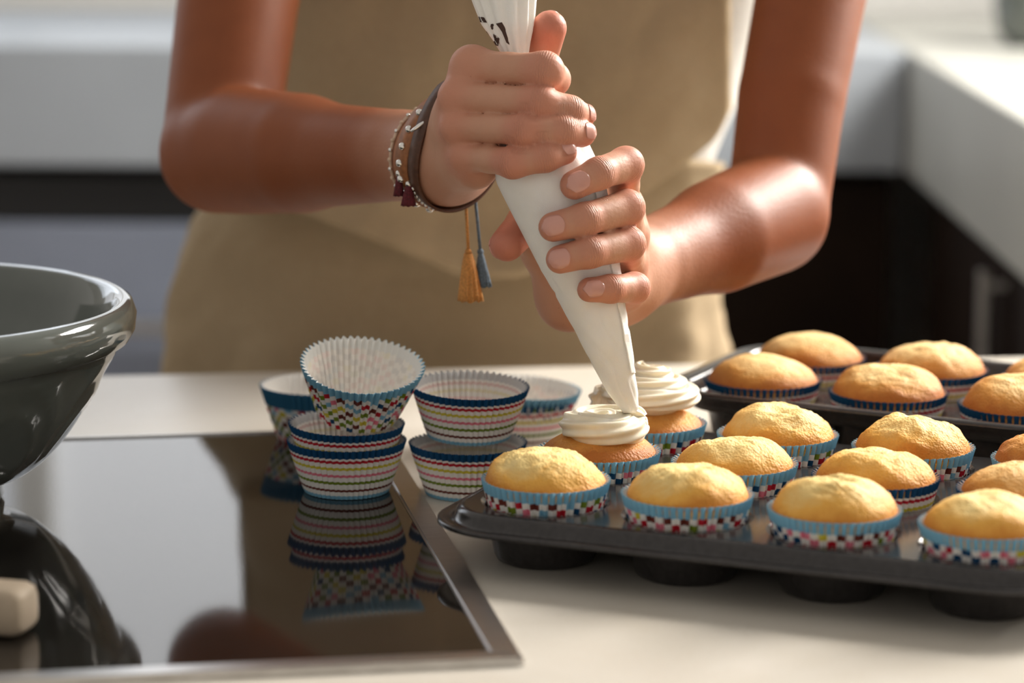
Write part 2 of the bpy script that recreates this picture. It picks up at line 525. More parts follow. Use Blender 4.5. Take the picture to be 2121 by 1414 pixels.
def bar(p, nm='steel_frame'):
    bm = bmesh.new(); z0, z1 = 0.0, 0.0042
    lo = [bm.verts.new((x, y, z0)) for x, y in p]; hi = [bm.verts.new((x, y, z1)) for x, y in p]
    bm.faces.new(lo[::-1]); bm.faces.new(hi)
    for i in range(4): bm.faces.new((lo[i], lo[(i + 1) % 4], hi[(i + 1) % 4], hi[i]))
    bmesh.ops.bevel(bm, geom=[e for e in bm.edges if all(v.co.z > 0.004 for v in e.verts)], offset=0.0012, segments=2, affect='EDGES')
    return bm_obj(nm, bm, MSTEEL, ck)


bar([(-CW, 0), (0, 0), (-FR, FR), (-CW + FR, FR)]); bar([(0, 0), (0, CD), (-FR, CD - 0.005), (-FR, FR)])
bar([(0, CD), (-CW, CD), (-CW + FR, CD - 0.005), (-FR, CD - 0.005)]); bar([(-CW, CD), (-CW, 0), (-CW + FR, FR), (-CW + FR, CD - 0.005)])
tag(ck, 'black glass induction hob with a steel frame set in the worktop', 'hob')

# ------------------------------------------------------------------ mixing bowl
def bowl_disp(k, a, r, z):
    if k > 20 or z < 0.03 or z > 0.095: return 0.0
    n = 9; best = 1.0
    for m_ in (-1, 0, 1):
        u = ((a / (2 * math.pi) * n) % 1.0) - 0.5 + m_
        for rad in (0.52, 0.34):
            q = math.hypot(u, (z - 0.028) / 0.062 * 0.52)
            best = min(best, abs(q - rad))
    return 0.0013 * math.exp(-(best / 0.035) ** 2)


bp = [(0.0, 0.0), (0.074, 0.0), (0.078, 0.003), (0.077, 0.010), (0.084, 0.016)]
for t in np.linspace(0.05, 1, 16):
    bp.append((0.084 + (0.1475 - 0.084) * (t ** 0.55), 0.016 + t * (0.094 - 0.016)))
bp += [(0.1495, 0.0945), (0.1545, 0.097), (0.158, 0.103), (0.159, 0.112), (0.1565, 0.119), (0.152, 0.1215), (0.147, 0.119), (0.142, 0.105)]
for t in np.linspace(0.95, 0.0, 12):
    bp.append((0.076 + (0.141 - 0.076) * (t ** 0.55), 0.022 + t * (0.096 - 0.022)))
bp += [(0.05, 0.0195), (0.0, 0.019)]
bc = G(-264, 1030, 0.0045)
bowl = lathe(bp, 216, 'mixing_bowl', MBOWL, disp=bowl_disp)
bowl.location = (bc[0], bc[1], 0.0032); bowl.rotation_euler = (0, 0, 0.3)
tag(bowl, 'large dark grey green glazed mixing bowl with a collared rim on the hob', 'bowl')

# pale handle end poking in at the lower left edge
hd = empty('wooden_spatula', (0, 0, 0))
a0, a1 = G(-260, 1235, 0.016), G(62, 1262, 0.016)
dirv = (a1 - a0) / np.linalg.norm(a1 - a0); sd = np.array([-dirv[1], dirv[0], 0]); sd /= np.linalg.norm(sd)
vs = []; L = np.linalg.norm(a1 - a0)
for t in (0, 0.5, 0.93, 0.975, 1.0):
    c = a0 + dirv * L * t; w = 0.014 * (1 if t < 0.95 else 0.93 if t < 0.99 else 0.72); hh = 0.0125 * (1 if t < 0.95 else 0.9 if t < 0.99 else 0.7)
    for i in range(16):
        th = 2 * math.pi * i / 16; cx_, cz_ = math.cos(th), math.sin(th)
        f = lambda q: math.copysign(abs(q) ** 0.45, q)
        vs.append(c + sd * w * f(cx_) + np.array([0, 0, hh * f(cz_)]))
fs = grid_faces(16, 5, True) + [tuple(range(16))[::-1], tuple(range(64, 80))]
mesh_obj('handle', vs, fs, MWOODPALE, hd)
tag(hd, 'blurred pale wooden spatula handle at the lower left edge of the hob', 'spatula')


# ------------------------------------------------------------------ paper cases
def case_mesh(kind, R=0.035, r=0.0252, H=0.032, n=52, seed=0, wob=0.0, lobe=0.0):
    random.seed(seed); ns = n * 6; rows = 9; vs = []; uvs = []
    amp0, amp1 = 0.0006, 0.00155
    ph = random.random() * 6
    for side in (0, 1):
        for j in range(rows):
            v = j / (rows - 1)
            for i in range(ns):
                a = 2 * math.pi * i / ns
                tri = abs(((i / 6.0) % 1.0) * 2 - 1) * 2 - 1
                rr = r + (R - r) * (v ** 0.92) + (amp0 + (amp1 - amp0) * v) * tri
                rr *= 1 + wob * v * math.sin(2 * a + ph) + lobe * v * math.sin(3 * a + ph * 2)
                z = H * v - (0.0007 * (v > 0.99) * (tri < -0.3)) + wob * v * 0.02 * math.sin(2 * a + ph + 1)
                rr -= side * 0.00025
                vs.append((rr * math.cos(a), rr * math.sin(a), z + side * (0.0003 * (1 - v)))); uvs.append((i / ns, v))
    N = rows * ns
    fo = grid_faces(ns, rows, True); fi = grid_faces(ns, rows, True, N, True)
    fr = [((rows - 1) * ns + i, (rows - 1) * ns + (i + 1) % ns, N + (rows - 1) * ns + (i + 1) % ns, N + (rows - 1) * ns + i) for i in range(ns)]
    bo = [tuple(range(ns))[::-1]]; bi = [tuple(range(N, N + ns))]
    faces = fo + fr + bo + fi + bi
    fm = [0] * (len(fo) + len(fr) + 1) + [1] * (len(fi) + 1)
    me = bpy.data.meshes.new('paper_case'); me.from_pydata(vs, [], faces)
    ul = me.uv_layers.new(name='UVMap')
    ns_ = ns
    for p in me.polygons:
        for li, vi in zip(p.loop_indices, p.vertices):
            u, v = uvs[vi]
            if len(p.vertices) == 4 and u < 0.01 and any(uvs[w][0] > 0.9 for w in p.vertices): u = 1.0
            ul.data[li].uv = (u, v if len(p.vertices) == 4 else 0.09)
    me.materials.append(MP[kind][0]); me.materials.append(MP[kind][1])
    me.polygons.foreach_set('material_index', fm)
    return me


def paper_case(kind, loc, label, rot=(0, 0, 0), seed=0, group='empty paper baking cases', **kw):
    o = bpy.data.objects.new('paper_baking_case', case_mesh(kind, seed=seed, **kw)); COL.objects.link(o)
    o.location = loc; o.rotation_euler = rot
    return tag(o, label, 'baking case', group)


ZG = 0.0034
b1 = G(716, 1024, ZG)
p1 = (b1[0], b1[1] + 0.012, ZG)
paper_case('stripe', p1, 'striped paper case on the hob with another nested inside it', (0, 0, 0.3), 1, R=0.0352)
paper_case('stripe', (p1[0] - 0.0005, p1[1] + 0.001, p1[2] + 0.0105), 'striped paper case nested inside the case on the hob', (math.radians(1.5), math.radians(-1), 1.1), 2, R=0.0342, r=0.0235)
paper_case('check', (p1[0] + 0.0060, p1[1] + 0.010, p1[2] + 0.0455), 'tilted colourful checked paper case on top of the nested striped cases', (math.radians(17), math.radians(-5), 0.6), 3, R=0.0365, r=0.024, H=0.0345, wob=0.02, lobe=0.018)
b2 = G(968, 1030, 0.0); p2 = (b2[0], b2[1] + 0.012, 0.0003)
paper_case('stripe', p2, 'striped paper case standing on the worktop against the tray corner', (0, 0, 0.9), 4, R=0.0352, wob=0.015)
paper_case('stripe', (p2[0] + 0.0003, p2[1] + 0.012, p2[2] + 0.0335), 'striped paper case balanced on top of the one beside the tray', (math.radians(0), math.radians(-3.5), 2.0), 5, R=0.0352)
b4 = G(656, 912, ZG); 
paper_case('teal', (b4[0], b4[1] + 0.012, ZG), 'blue banded checked paper case at the left behind the striped ones', (0, 0, 0.2), 6, R=0.0372, r=0.026, H=0.036)
b5 = G(1078, 925, 0.0)
paper_case('stripe', (b5[0], b5[1] + 0.012, 0.0003), 'striped paper case in the background between the stack and the iced cupcakes', (0, 0, 0.2), 7, R=0.0362, r=0.026)
paper_case('check', (b5[0] + 0.001, b5[1] + 0.012, 0.0063), 'pale blue paper case nested in the striped one in the background', (math.radians(2), math.radians(3), 0.2), 8, R=0.0362, r=0.024)


# ------------------------------------------------------------------ muffin trays
def rrect(hx, hy, rc, n=96):
    pts = []
    per = n // 4
    for q, (sx, sy) in enumerate(((1, 1), (-1, 1), (-1, -1), (1, -1))):
        for i in range(per):
            t = i / per
            # arc on the corner, points clustered on the arcs, straight between
            a = math.pi / 2 * q + math.pi / 2 * t
            pts.append((sx * (hx - rc) + rc * math.cos(a), sy * (hy - rc) + rc * math.sin(a)))
    return pts


def tray(name, nx, ny, sp, rc, zd, raised, loc, rz, label, holer=0.0345, cupr=0.026):
    T = empty(name, loc, rz); n = 64
    m_ = -0.003 if raised else 0.001
    ox, oy = nx * sp / 2 + m_, ny * sp / 2 + m_

    def clip(x, y):
        x = max(-ox, min(ox, x)); y = max(-oy, min(oy, y))
        dx, dy = abs(x) - (ox - rc), abs(y) - (oy - rc)
        if dx > 0 and dy > 0 and math.hypot(dx, dy) > rc:
            q = rc / math.hypot(dx, dy)
            x = math.copysign(ox - rc + dx * q, x); y = math.copysign(oy - rc + dy * q, y)
        return x, y
    # deck: one square cell with a round hole per cup, sharing the same deck mesh
    vs = []; fs = []
    x0, y0 = -(nx - 1) / 2 * sp, -(ny - 1) / 2 * sp
    for j in range(ny):
        for i in range(nx):
            cx, cy = x0 + i * sp, y0 + j * sp; b = len(vs)
            for ring in range(3):
                for k in range(n):
                    a = 2 * math.pi * (k + 0.5) / n
                    c, s = math.cos(a), math.sin(a)
                    if ring == 0:
                        q = sp / 2 / max(abs(c), abs(s)); vs.append((*clip(cx + q * c, cy + q * s), zd))
                    else:
                        q = holer + (0.0018 if ring == 1 else 0.0); vs.append((cx + q * c, cy + q * s, zd - (0.0 if ring == 1 else 0.0012)))
            for ring in range(2):
                for k in range(n):
                    k2 = (k + 1) % n
                    fs.append((b + ring * n + k, b + ring * n + k2, b + (ring + 1) * n + k2, b + (ring + 1) * n + k))
            # square corners
            for q in range(4):
                k = (n // 8 - 1) + q * n // 4
                a = math.pi / 4 + q * math.pi / 2
                vs.append((*clip(cx + sp / 2 * math.copysign(1, math.cos(a)), cy + sp / 2 * math.copysign(1, math.sin(a))), zd))
                fs.append((b + k, len(vs) - 1, b + (k + 1) % n))
    # border from the cell block to the rounded outline
    hx, hy = nx * sp / 2, ny * sp / 2
    ol = rrect(hx + m_, hy + m_, rc, 128)
    b = len(vs)
    for (x, y) in ol: vs.append((x * 0.999, y * 0.999, zd - 0.0002))
    for (x, y) in ol: vs.append((x, y, zd))
    for k in range(128): fs.append((b + k, b + (k + 1) % 128, b + 128 + (k + 1) % 128, b + 128 + k))
    deck = mesh_obj('deck', vs, fs, MPAN, T, smooth=False)
    # rim
    prof = ([(0, 0), (0.0025, -0.0006), (0.0045, -0.0030), (0.0055, -0.0065), (0.0075, -0.0078), (0.0115, -0.0080), (0.0135, -0.0070), (0.0150, -0.0078), (0.0150, -0.0098), (0.0130, -0.0105), (0.008, -0.0098), (0.004, -0.009)]
            if not raised else
            [(0, 0), (0.002, 0.0006), (0.004, 0.003), (0.0055, 0.0095), (0.0075, 0.0118), (0.013, 0.0125), (0.017, 0.0120), (0.0185, 0.0105), (0.0175, 0.0095), (0.013, 0.0108), (0.008, 0.0095), (0.006, 0.004), (0.003, -0.002), (0.0, -0.002)])
    vs = []
    for (o, dz) in prof:
        for (x, y) in rrect(hx + m_ + o, hy + m_ + o, rc + o, 128): vs.append((x, y, zd + dz))
    mesh_obj('rolled_rim', vs, grid_faces(128, len(prof), True, flip=True), MPAN, T)
    # cups
    cp_ = [(holer, zd - 0.0010), (holer - 0.001, zd - 0.005), (cupr + 0.0022, 0.0045), (cupr + 0.0008, 0.0018), (cupr - 0.002, 0.0004), (0.0, 0.0003)]
    proto = None
    for j in range(ny):
        for i in range(nx):
            if proto is None:
                proto = lathe(cp_ + [(cupr - 0.003, 0.0012), (cupr + 0.001, 0.0045), (holer - 0.0018, zd - 0.005), (holer - 0.0008, zd - 0.0011)][0:0], 48, 'cup', MPAN, T); c = proto
                sm = proto.modifiers.new('s', 'SOLIDIFY'); sm.thickness = 0.0006
            else:
                c = proto.copy(); COL.objects.link(c); c.parent = T
            c.location = (x0 + i * sp, y0 + j * sp, 0)
    tag(T, label, 'muffin tray', 'muffin trays')
    return T


SPC = 0.08312; TX, TY, TR = 0.01953, 1.54429, -0.39043
ct, st_ = math.cos(TR), math.sin(TR)


def cell1(i, j):
    return np.array([TX + SPC * (j * ct - i * st_), TY + SPC * (j * st_ + i * ct)])


c1 = cell1(1, 1.5)
ZD1 = 0.0335
tray('muffin_tray', 4, 3, SPC, 0.033, ZD1, False, (c1[0], c1[1], 0), TR, 'dark non-stick muffin tray of twelve cups in front, holding blue cased cupcakes')
SP2 = 0.0855; T2 = np.array([0.1625, 1.8075]); TR2 = -0.461
ct2, st2 = math.cos(TR2), math.sin(TR2)


def cell2(i, j):
    return np.array([T2[0] + SP2 * (j * ct2 - i * st2), T2[1] + SP2 * (j * st2 + i * ct2)])


c2 = cell2(0.5, 1.0)
ZD2 = 0.0375
tray('muffin_tray', 3, 2, SP2, 0.03, ZD2, True, (c2[0], c2[1], 0), TR2, 'dark raised rim muffin tray at the back right, holding navy striped cupcakes', holer=0.0362)


# ------------------------------------------------------------------ cupcakes
def cake_mesh(seed, R=0.0335, h=0.019, tilt=(0, 0), rough=0.5, crack=0.3, side=0.004, brown=0.0, bulge=0.0):
    nr, na = 34, 96; vs = []; cr = []
    off = Vector((seed * 3.17, seed * 1.31, seed * 0.77))
    ca_ = seed * 2.4
    for k in range(nr + 6):
        for i in range(na):
            a = 2 * math.pi * i / na
            if k <= nr:
                s = math.sin(k / nr * math.pi / 2) ** 0.9; s = k / nr if k < 2 else s
                rr = R * s; z = h * 0.80 * max(0.0, 1 - s ** 2.2) ** 0.60
            else:
                t = (k - nr) / 6; rr = R * (1 - 0.035 * t ** 2 - 0.03 * t); z = -side * 1.6 * t
            p = Vector((rr * math.cos(a), rr * math.sin(a), z))
            lo = noise.noise(p * 42 + off); mid = noise.noise(p * 120 + off * 2); hi = noise.noise(p * 340 + off)
            w = max(0.0, min(1.0, (h * 0.02 + z) / (h * 0.35)))
            d = 0.0028 * lo * rough * w + 0.0015 * mid * rough * w + 0.00055 * hi * rough * w
            # creases fanning over the crown
            u = p.x * math.cos(ca_) + p.y * math.sin(ca_); v_ = -p.x * math.sin(ca_) + p.y * math.cos(ca_)
            rid = math.sin(u * 1500 + 5 * noise.noise(p * 80 + off)) * max(0, noise.noise(p * 55 + off * 3) + 0.1)
            d += 0.0009 * crack * rid * w
            dent = math.exp(-(((u - 0.004) / 0.0075) ** 2 + ((v_ + 0.002) / 0.010) ** 2))
            d -= 0.0034 * crack * dent
            z2 = z + d + (tilt[0] * p.x + tilt[1] * p.y) * w
            rb = 1 + (0.02 * lo + bulge * math.sin(a + seed)) * min(1, max(0, k / nr))
            if k > nr: rb = 1 + (0.02 * noise.noise(Vector((R * math.cos(a), R * math.sin(a), 0)) * 42 + off) + bulge * math.sin(a + seed))
            vs.append((p.x * rb, p.y * rb, z2))
            e = 1.0 - max(0.0, z) / (h * 0.8)
            c = 0.02 + 1.02 * e ** 1.35 + 0.25 * lo - 0.55 * crack * dent - 0.18 * crack * rid + brown
            if k > nr: c = 0.62 - 0.35 * (k - nr) / 6
            cr.append(c)
    fs = grid_faces(na, nr + 6, True)
    me = bpy.data.meshes.new('cake'); me.from_pydata(vs, [], fs)
    me.polygons.foreach_set('use_smooth', [True] * len(me.polygons))
    at = me.attributes.new('crust', 'FLOAT', 'POINT'); at.data.foreach_set('value', cr)
    return me


def cupcake(loc, kind, label, seed, group, rimz=0.0465, R=0.035, h=0.019, mat=None, casez=None, **kw):
    E_ = empty('cupcake', (loc[0], loc[1], 0))
    H = 0.0355
    o = bpy.data.objects.new('paper_case', case_mesh(kind, R=R, r=0.0255, H=H, seed=seed, wob=0.006)); COL.objects.link(o)
    o.parent = E_; o.location = (0, 0, rimz - H); o.rotation_euler = (0, 0, seed * 0.7)
    me = cake_mesh(seed, R=R - 0.0015, h=h, **kw); me.materials.append(mat or MCAKE)
    k = bpy.data.objects.new('cake', me); COL.objects.link(k); k.parent = E_; k.location = (0, 0, rimz - 0.0022)
    tag(E_, label, 'cupcake', group)
    return E_


G1 = 'cupcakes in the front tray'; G2 = 'cupcakes in the back tray'
CK = [
    (0, 0, 'check', 'pale cupcake in a blue checked case at the front left corner of the tray', dict(h=0.0225, crack=0.9, rough=1.0, tilt=(-0.06, 0.05))),
    (0, 1, 'check', 'cracked pale cupcake in the front row, second from the left corner', dict(h=0.0225, crack=0.7, rough=0.9)),
    (0, 2, 'check', 'pale yellow cupcake with a dented top in the front row, third from the left', dict(h=0.0245, crack=1.3, rough=0.7)),
    (0, 3, 'check', 'smooth golden cupcake at the front right corner of the front tray', dict(h=0.0225, crack=0.4, rough=0.6, brown=0.08)),
    (1, 0, 'check', 'cupcake being iced with a swirl under the piping bag', dict(h=0.0170, crack=0.0, rough=0.3, brown=0.40)),
    (1, 1, 'check', 'crinkled pale cupcake in the second row, right of the one being iced', dict(h=0.021, crack=1.1, rough=0.9)),
    (1, 2, 'stripe', 'golden cupcake in a navy striped case in the second row of the front tray', dict(h=0.0215, crack=0.6, rough=0.9, brown=0.15)),
    (1, 3, 'stripe', 'cut off browned cupcake with a pitted top at the right edge, second row', dict(h=0.020, crack=0.2, rough=0.8, brown=0.2)),
    (2, 0, 'check', 'finished cupcake with tall white buttercream rosette behind the piping bag', dict(h=0.013, crack=0.0, rough=0.3, brown=0.2)),
    (2, 1, 'check', 'high domed crinkled cupcake just right of the finished iced one', dict(h=0.0245, crack=1.0, rough=1.1, brown=0.05)),
    (2, 2, 'check', 'domed cupcake with golden wrinkles, third in the last row of front tray', dict(h=0.0245, crack=0.9, rough=1.2, brown=0.12)),
    (2, 3, 'check', 'mostly cut off brown cupcake at the right edge, last row of front tray', dict(h=0.020, crack=0.3, rough=1.0, brown=0.35)),
]
CUP = {}
for s, (i, j, kind, lab, kw) in enumerate(CK):
    c = cell1(i, j)
    CUP[(i, j)] = cupcake(c, kind, lab, s + 1, G1, rimz=0.0465 if (i, j) != (1, 0) else 0.046, mat=MCAKE if kw.get('brown', 0) < 0.2 else MCAKE2, **kw)
CK2 = [
    (0, 0, 'smooth browned cupcake at the front left of the back tray', dict(h=0.0215, crack=0.1, rough=0.4, brown=0.12)),
    (0, 1, 'golden ridged cupcake in the middle of the back tray front row', dict(h=0.024, crack=0.5, rough=0.8, brown=0.12)),
    (0, 2, 'cut off golden cupcake at the right edge, back tray front row', dict(h=0.0255, crack=0.3, rough=0.7, brown=0.2)),
    (1, 0, 'smooth golden cupcake at the rear left of the back tray', dict(h=0.022, crack=0.0, rough=0.4, brown=0.02)),
    (1, 1, 'golden cupcake in the middle of the back tray rear row', dict(h=0.0245, crack=0.3, rough=0.7, brown=0.02)),
    (1, 2, 'barely showing cupcake at the right edge, back tray rear row', dict(h=0.022, crack=0.2, rough=0.6, brown=0.1)),
]
for s, (i, j, lab, kw) in enumerate(CK2):
    cupcake(cell2(i, j), 'stripe', lab, 31 + s, G2, rimz=0.052, R=0.0368, mat=MCAKE2, **kw)


# icing -------------------------------------------------------------
def rope(name, path, radii, parent, lobes=7, twist=900.0, depth=0.16, flat=None, n=84):
    """star shaped extruded rope along a path"""
    path = [np.asarray(p, float) for p in path]; m = len(path); vs = []
    s = 0.0
    for k in range(m):
        t = path[min(k + 1, m - 1)] - path[max(k - 1, 0)]; t /= np.linalg.norm(t) + 1e-12
        if k: s += np.linalg.norm(path[k] - path[k - 1])
        z = np.array([0, 0, 1.0]); a = np.cross(t, z)
        if np.linalg.norm(a) < 0.15: a = np.array([0.7, 0.7, 0])
        a /= np.linalg.norm(a); b = np.cross(a, t)
        r = radii[k]; fz = flat[k] if flat is not None else 1.0
        for i in range(n):
            th = 2 * math.pi * i / n
            c = math.cos(lobes * (th - s * twist / lobes))
            rr = r * (1 - depth * (0.5 - 0.5 * c) ** 0.8)
            vs.append(path[k] + rr * (math.cos(th) * a + math.sin(th) * fz * b))
    fs = grid_faces(n, m, True) + [tuple(range(n)), tuple(range((m - 1) * n, m * n))[::-1]]
    fs = [f[::-1] for f in fs]
    return mesh_obj(name, vs, fs, MCREAM, parent)


# swirl in progress: outer ring sweeping inwards, tail rising into the bag
cb = cell1(1, 0); E1 = CUP[(1, 0)]
tip = P(1301, 846, 1.598)
tipl = tip - np.array([cb[0], cb[1], 0])
pth = []; rad = []; fl = []
N = 150; ctr = np.array([0.0015, -0.001])
for k in range(N):
    t = k / (N - 1); a = 0.10 - (1 - t) * 2 * math.pi * 2.1
    R0 = 0.0030 + 0.0162 * t ** 0.62
    # start in the middle and wind outwards, ending at the bag
    pth.append((ctr[0] + R0 * math.cos(a), ctr[1] + R0 * math.sin(a), 0.0632 - 0.0040 * t ** 2 + 0.0006 * math.sin(a * 2)))
    rad.append(0.0052 + 0.0036 * min(1, t * 1.6)); fl.append(0.95)
last = np.array(pth[-1])
for k in range(1, 16):
    t = k / 15
    q = last * (1 - t) + tipl * t + np.array([0.003, 0.004, 0.0]) * math.sin(math.pi * t)
    pth.append(q); rad.append(0.0086 * (1 - t) + 0.0046 * t); fl.append(0.95)
rope('icing_swirl', pth, rad, E1, lobes=7, twist=220, depth=0.20, flat=fl)
vs = []
ball('icing_base', (ctr[0], ctr[1], 0.0575), 0.0175, MCREAM, E1, 32, (1, 1, 0.36))

E2 = CUP[(2, 0)]
pth = []; rad = []; fl = []
for k in range(260):
    t = k / 259; a = 3.4 - t * 2 * math.pi * 3.1
    R0 = 0.0265 * (1 - t) ** 0.72 + 0.002
    pth.append((R0 * math.cos(a), R0 * math.sin(a), 0.0600 + 0.0190 * t ** 1.1)); rad.append(0.0082 - 0.0024 * t); fl.append(0.9)
rope('icing_rosette', pth, rad, E2, lobes=7, twist=190, depth=0.24, flat=fl)
ball('icing_base', (0, 0, 0.0625), 0.024, MCREAM, E2, 36, (1, 1, 0.55))

# ------------------------------------------------------------------ the cook: signed distance body
def cone(a, b, r1, r2): return (np.asarray(a, float), np.asarray(b, float), r1, r2)


def cone_d(p, c):
    a, b, r1, r2 = c; ba = b - a; L2 = ba @ ba
    pa = p - a
    t = np.clip(pa @ ba / max(L2, 1e-12), 0, 1)
    return np.linalg.norm(pa - t[:, None] * ba, axis=1) - (r1 + (r2 - r1) * t)


def smin(a, b, k):
    h = np.maximum(k - np.abs(a - b), 0) / k
    return np.minimum(a, b) - h * h * k * 0.25


MM = 0.001034
# --- right hand (upper left in the photograph), a fist around the bag neck
RH_F = dict(
    index=[(978, 140, 1.600), (1128, 146, 1.5735), (1146, 164, 1.590), (1120, 180, 1.606)],
    middle=[(946, 201, 1.597), (1118, 213, 1.5690), (1180, 231, 1.5765), (1206, 240, 1.588)],
    ring=[(948, 262, 1.597), (1088, 271, 1.5655), (1166, 271, 1.5680), (1206, 277, 1.578)],
    pinky=[(966, 322, 1.600), (1062, 337, 1.5675), (1130, 326, 1.5640), (1170, 315, 1.570)],
)
RH_R = dict(index=(11.4, 10.4, 9.2, 8.3), middle=(10.0, 9.4, 8.6, 7.4), ring=(9.4, 9.0, 8.3, 7.6), pinky=(9.4, 8.6, 7.8, 6.9))
RH_T = [(1000, 300, 1.655), (1062, 205, 1.643), (1114, 128, 1.622), (1138, 58, 1.608)]
RH_TR = (15.5, 12.5, 10.6, 9.9)
RW = (922, 322, 1.668)          # wrist
RE = (452, 320, 1.895)          # elbow
RS = (500, -330, 2.03)          # shoulder
# --- left hand (lower right), wrapped round the bag from behind
LH_F = dict(
    index=[(1288, 428, 1.640), (1296, 341, 1.5930), (1240, 359, 1.5710), (1190, 383, 1.5655)],
    middle=[(1302, 486, 1.643), (1298, 430, 1.5900), (1212, 454, 1.5665), (1146, 470, 1.5665)],
    ring=[(1302, 546, 1.645), (1301, 505, 1.5900), (1222, 522, 1.5675), (1160, 537, 1.5690)],
    pinky=[(1296, 594, 1.642), (1314, 596, 1.5980), (1264, 598, 1.5790), (1221, 600, 1.5740)],
)
LH_R = dict(index=(11.6, 10.0, 8.8, 8.2), middle=(11.6, 10.0, 9.0, 8.3), ring=(11.0, 9.6, 8.6, 8.0), pinky=(10.0, 8.6, 7.6, 7.0))
LH_T = [(1186, 606, 1.672), (1128, 520, 1.655), (1090, 462, 1.630), (1050, 506, 1.6145)]
LH_TR = (18.0, 13.5, 11.0, 9.8)
LW = (1285, 566, 1.690)
LE = (1600, 452, 1.868)
LS = (1735, -330, 1.99)


def hand(F, FRd, T, TRd, W, inner):
    core = []; fingers = {}
    w = P(*W)
    for nm in F:
        j = [P(*q) for q in F[nm]]; r = [v * MM for v in FRd[nm]]
        mid = j[0] + (j[1] - j[0]) * 0.52
        fingers[nm] = [cone(j[0], mid, r[0], r[1] * 0.85), cone(mid, j[1], r[1] * 0.85, r[1]), cone(j[1], j[2], r[1] * 0.99, r[2]), cone(j[2], j[3], r[2], r[3])]
        wp = w + (j[0] - w) * 0.12
        core.append(cone(j[0], wp, r[0] * 1.02, 0.0150))
    t = [P(*q) for q in T]; r = [v * MM for v in TRd]
    fingers['thumb'] = [cone(t[0], t[1], r[0], r[1]), cone(t[1], t[2], r[1], r[2]), cone(t[2], t[3], r[2], r[3])]
    core.append(cone(t[0], w, r[0], 0.019))
    core.append(cone(t[0], P(*F['index'][0]), 0.011, 0.010))
    return core, fingers


core_r, fin_r = hand(RH_F, RH_R, RH_T, RH_TR, RW, 1)
core_l, fin_l = hand(LH_F, LH_R, LH_T, LH_TR, LW, -1)
# heel of the right hand under the little finger
core_r.append(cone(P(985, 345, 1.612), P(935, 338, 1.655), 0.0135, 0.020))
core_l.append(cone(P(1286, 600, 1.655), P(1276, 590, 1.68), 0.014, 0.021))
core_l.append(cone(P(1175, 622, 1.675), P(1240, 598, 1.685), 0.0175, 0.022))


def arm(W, E, Sh, side):
    w, e, s = P(*W), P(*E), P(*Sh)
    out = []
    m = w + (e - w) * 0.60
    k1 = w + (e - w) * 0.18
    if side > 0:
        out += [cone(w, k1, 0.0272, 0.0282), cone(k1, m, 0.0282, 0.0352), cone(m, e, 0.0352, 0.0400)]
        out += [cone(w + (e - w) * 0.62 + np.array([0, 0, 0.003]), w + (e - w) * 0.86 + np.array([0, 0, 0.008]), 0.026, 0.029)]
    else:
        out += [cone(w, k1, 0.0262, 0.0275), cone(k1, m, 0.0275, 0.0335), cone(m, e, 0.0335, 0.0365)]
        out += [cone(P(1585, 428, 1.850), P(1500, 478, 1.79), 0.026, 0.024)]
    return out


fore_r = arm(RW, RE, RS, 1); fore_l = arm(LW, LE, LS, -1)
ur = [cone(P(455, 300, 1.905), P(498, -40, 1.96), 0.0390, 0.0425), cone(P(498, -40, 1.96), P(*RS), 0.0425, 0.050)]
ul = [cone(P(1612, 420, 1.878), P(1640, 200, 1.905), 0.0345, 0.0365), cone(P(1640, 200, 1.905), P(1685, -40, 1.945), 0.0365, 0.0385), cone(P(1685, -40, 1.945), P(*LS), 0.0385, 0.048)]
girdle = [cone(P(*RS), P(760, -420, 2.16), 0.050, 0.065), cone(P(760, -420, 2.16), P(1400, -420, 2.16), 0.065, 0.065), cone(P(1400, -420, 2.16), P(*LS), 0.065, 0.050),
          cone(P(1085, -470, 2.15), P(1085, -640, 2.10), 0.058, 0.055)]
PR = dict(core_r=(core_r, 0.010), core_l=(core_l, 0.010))


def near(cs, c, rad):
    out = []
    for q in cs:
        a, b = q[0], q[1]; ba = b - a
        t = min(1, max(0, (c - a) @ ba / max(ba @ ba, 1e-12)))
        if np.linalg.norm(c - a - t * ba) - max(q[2], q[3]) < rad + 0.03: out.append(q)
    return out


def chain(p, cs, k):
    d = np.full(len(p), 1.0)
    for q in cs: d = smin(d, cone_d(p, q), k) if d[0] < 0.9 or d.min() < 0.9 else cone_d(p, q)
    return d


def body_sdf(p, c=None, rad=1.0):
    f = (lambda cs: near(cs, c, rad)) if c is not None else (lambda cs: cs)
    out = np.full(len(p), 1.0)
    up_r = chain(p, f(ur), 0.002); up_l = chain(p, f(ul), 0.002); gd = chain(p, f(girdle), 0.05)
    for core, fing, fore, up in ((core_r, fin_r, fore_r, up_r), (core_l, fin_l, fore_l, up_l)):
        palm = chain(p, f(core), 0.009)
        arm_ = smin(chain(p, f(fore[:3]), 0.002), chain(p, f(fore[3:]), 0.002), 0.03)
        body = smin(palm, arm_, 0.022)
        body = smin(body, up, 0.005)
        out = np.minimum(out, smin(body, gd, 0.04))
        for nm, cs in fing.items():
            cs = f(cs)
            if not cs: continue
            d = chain(p, cs, 0.0035)
            out = np.minimum(out, smin(d, palm, 0.0035 if nm != 'thumb' else 0.012))
    return out


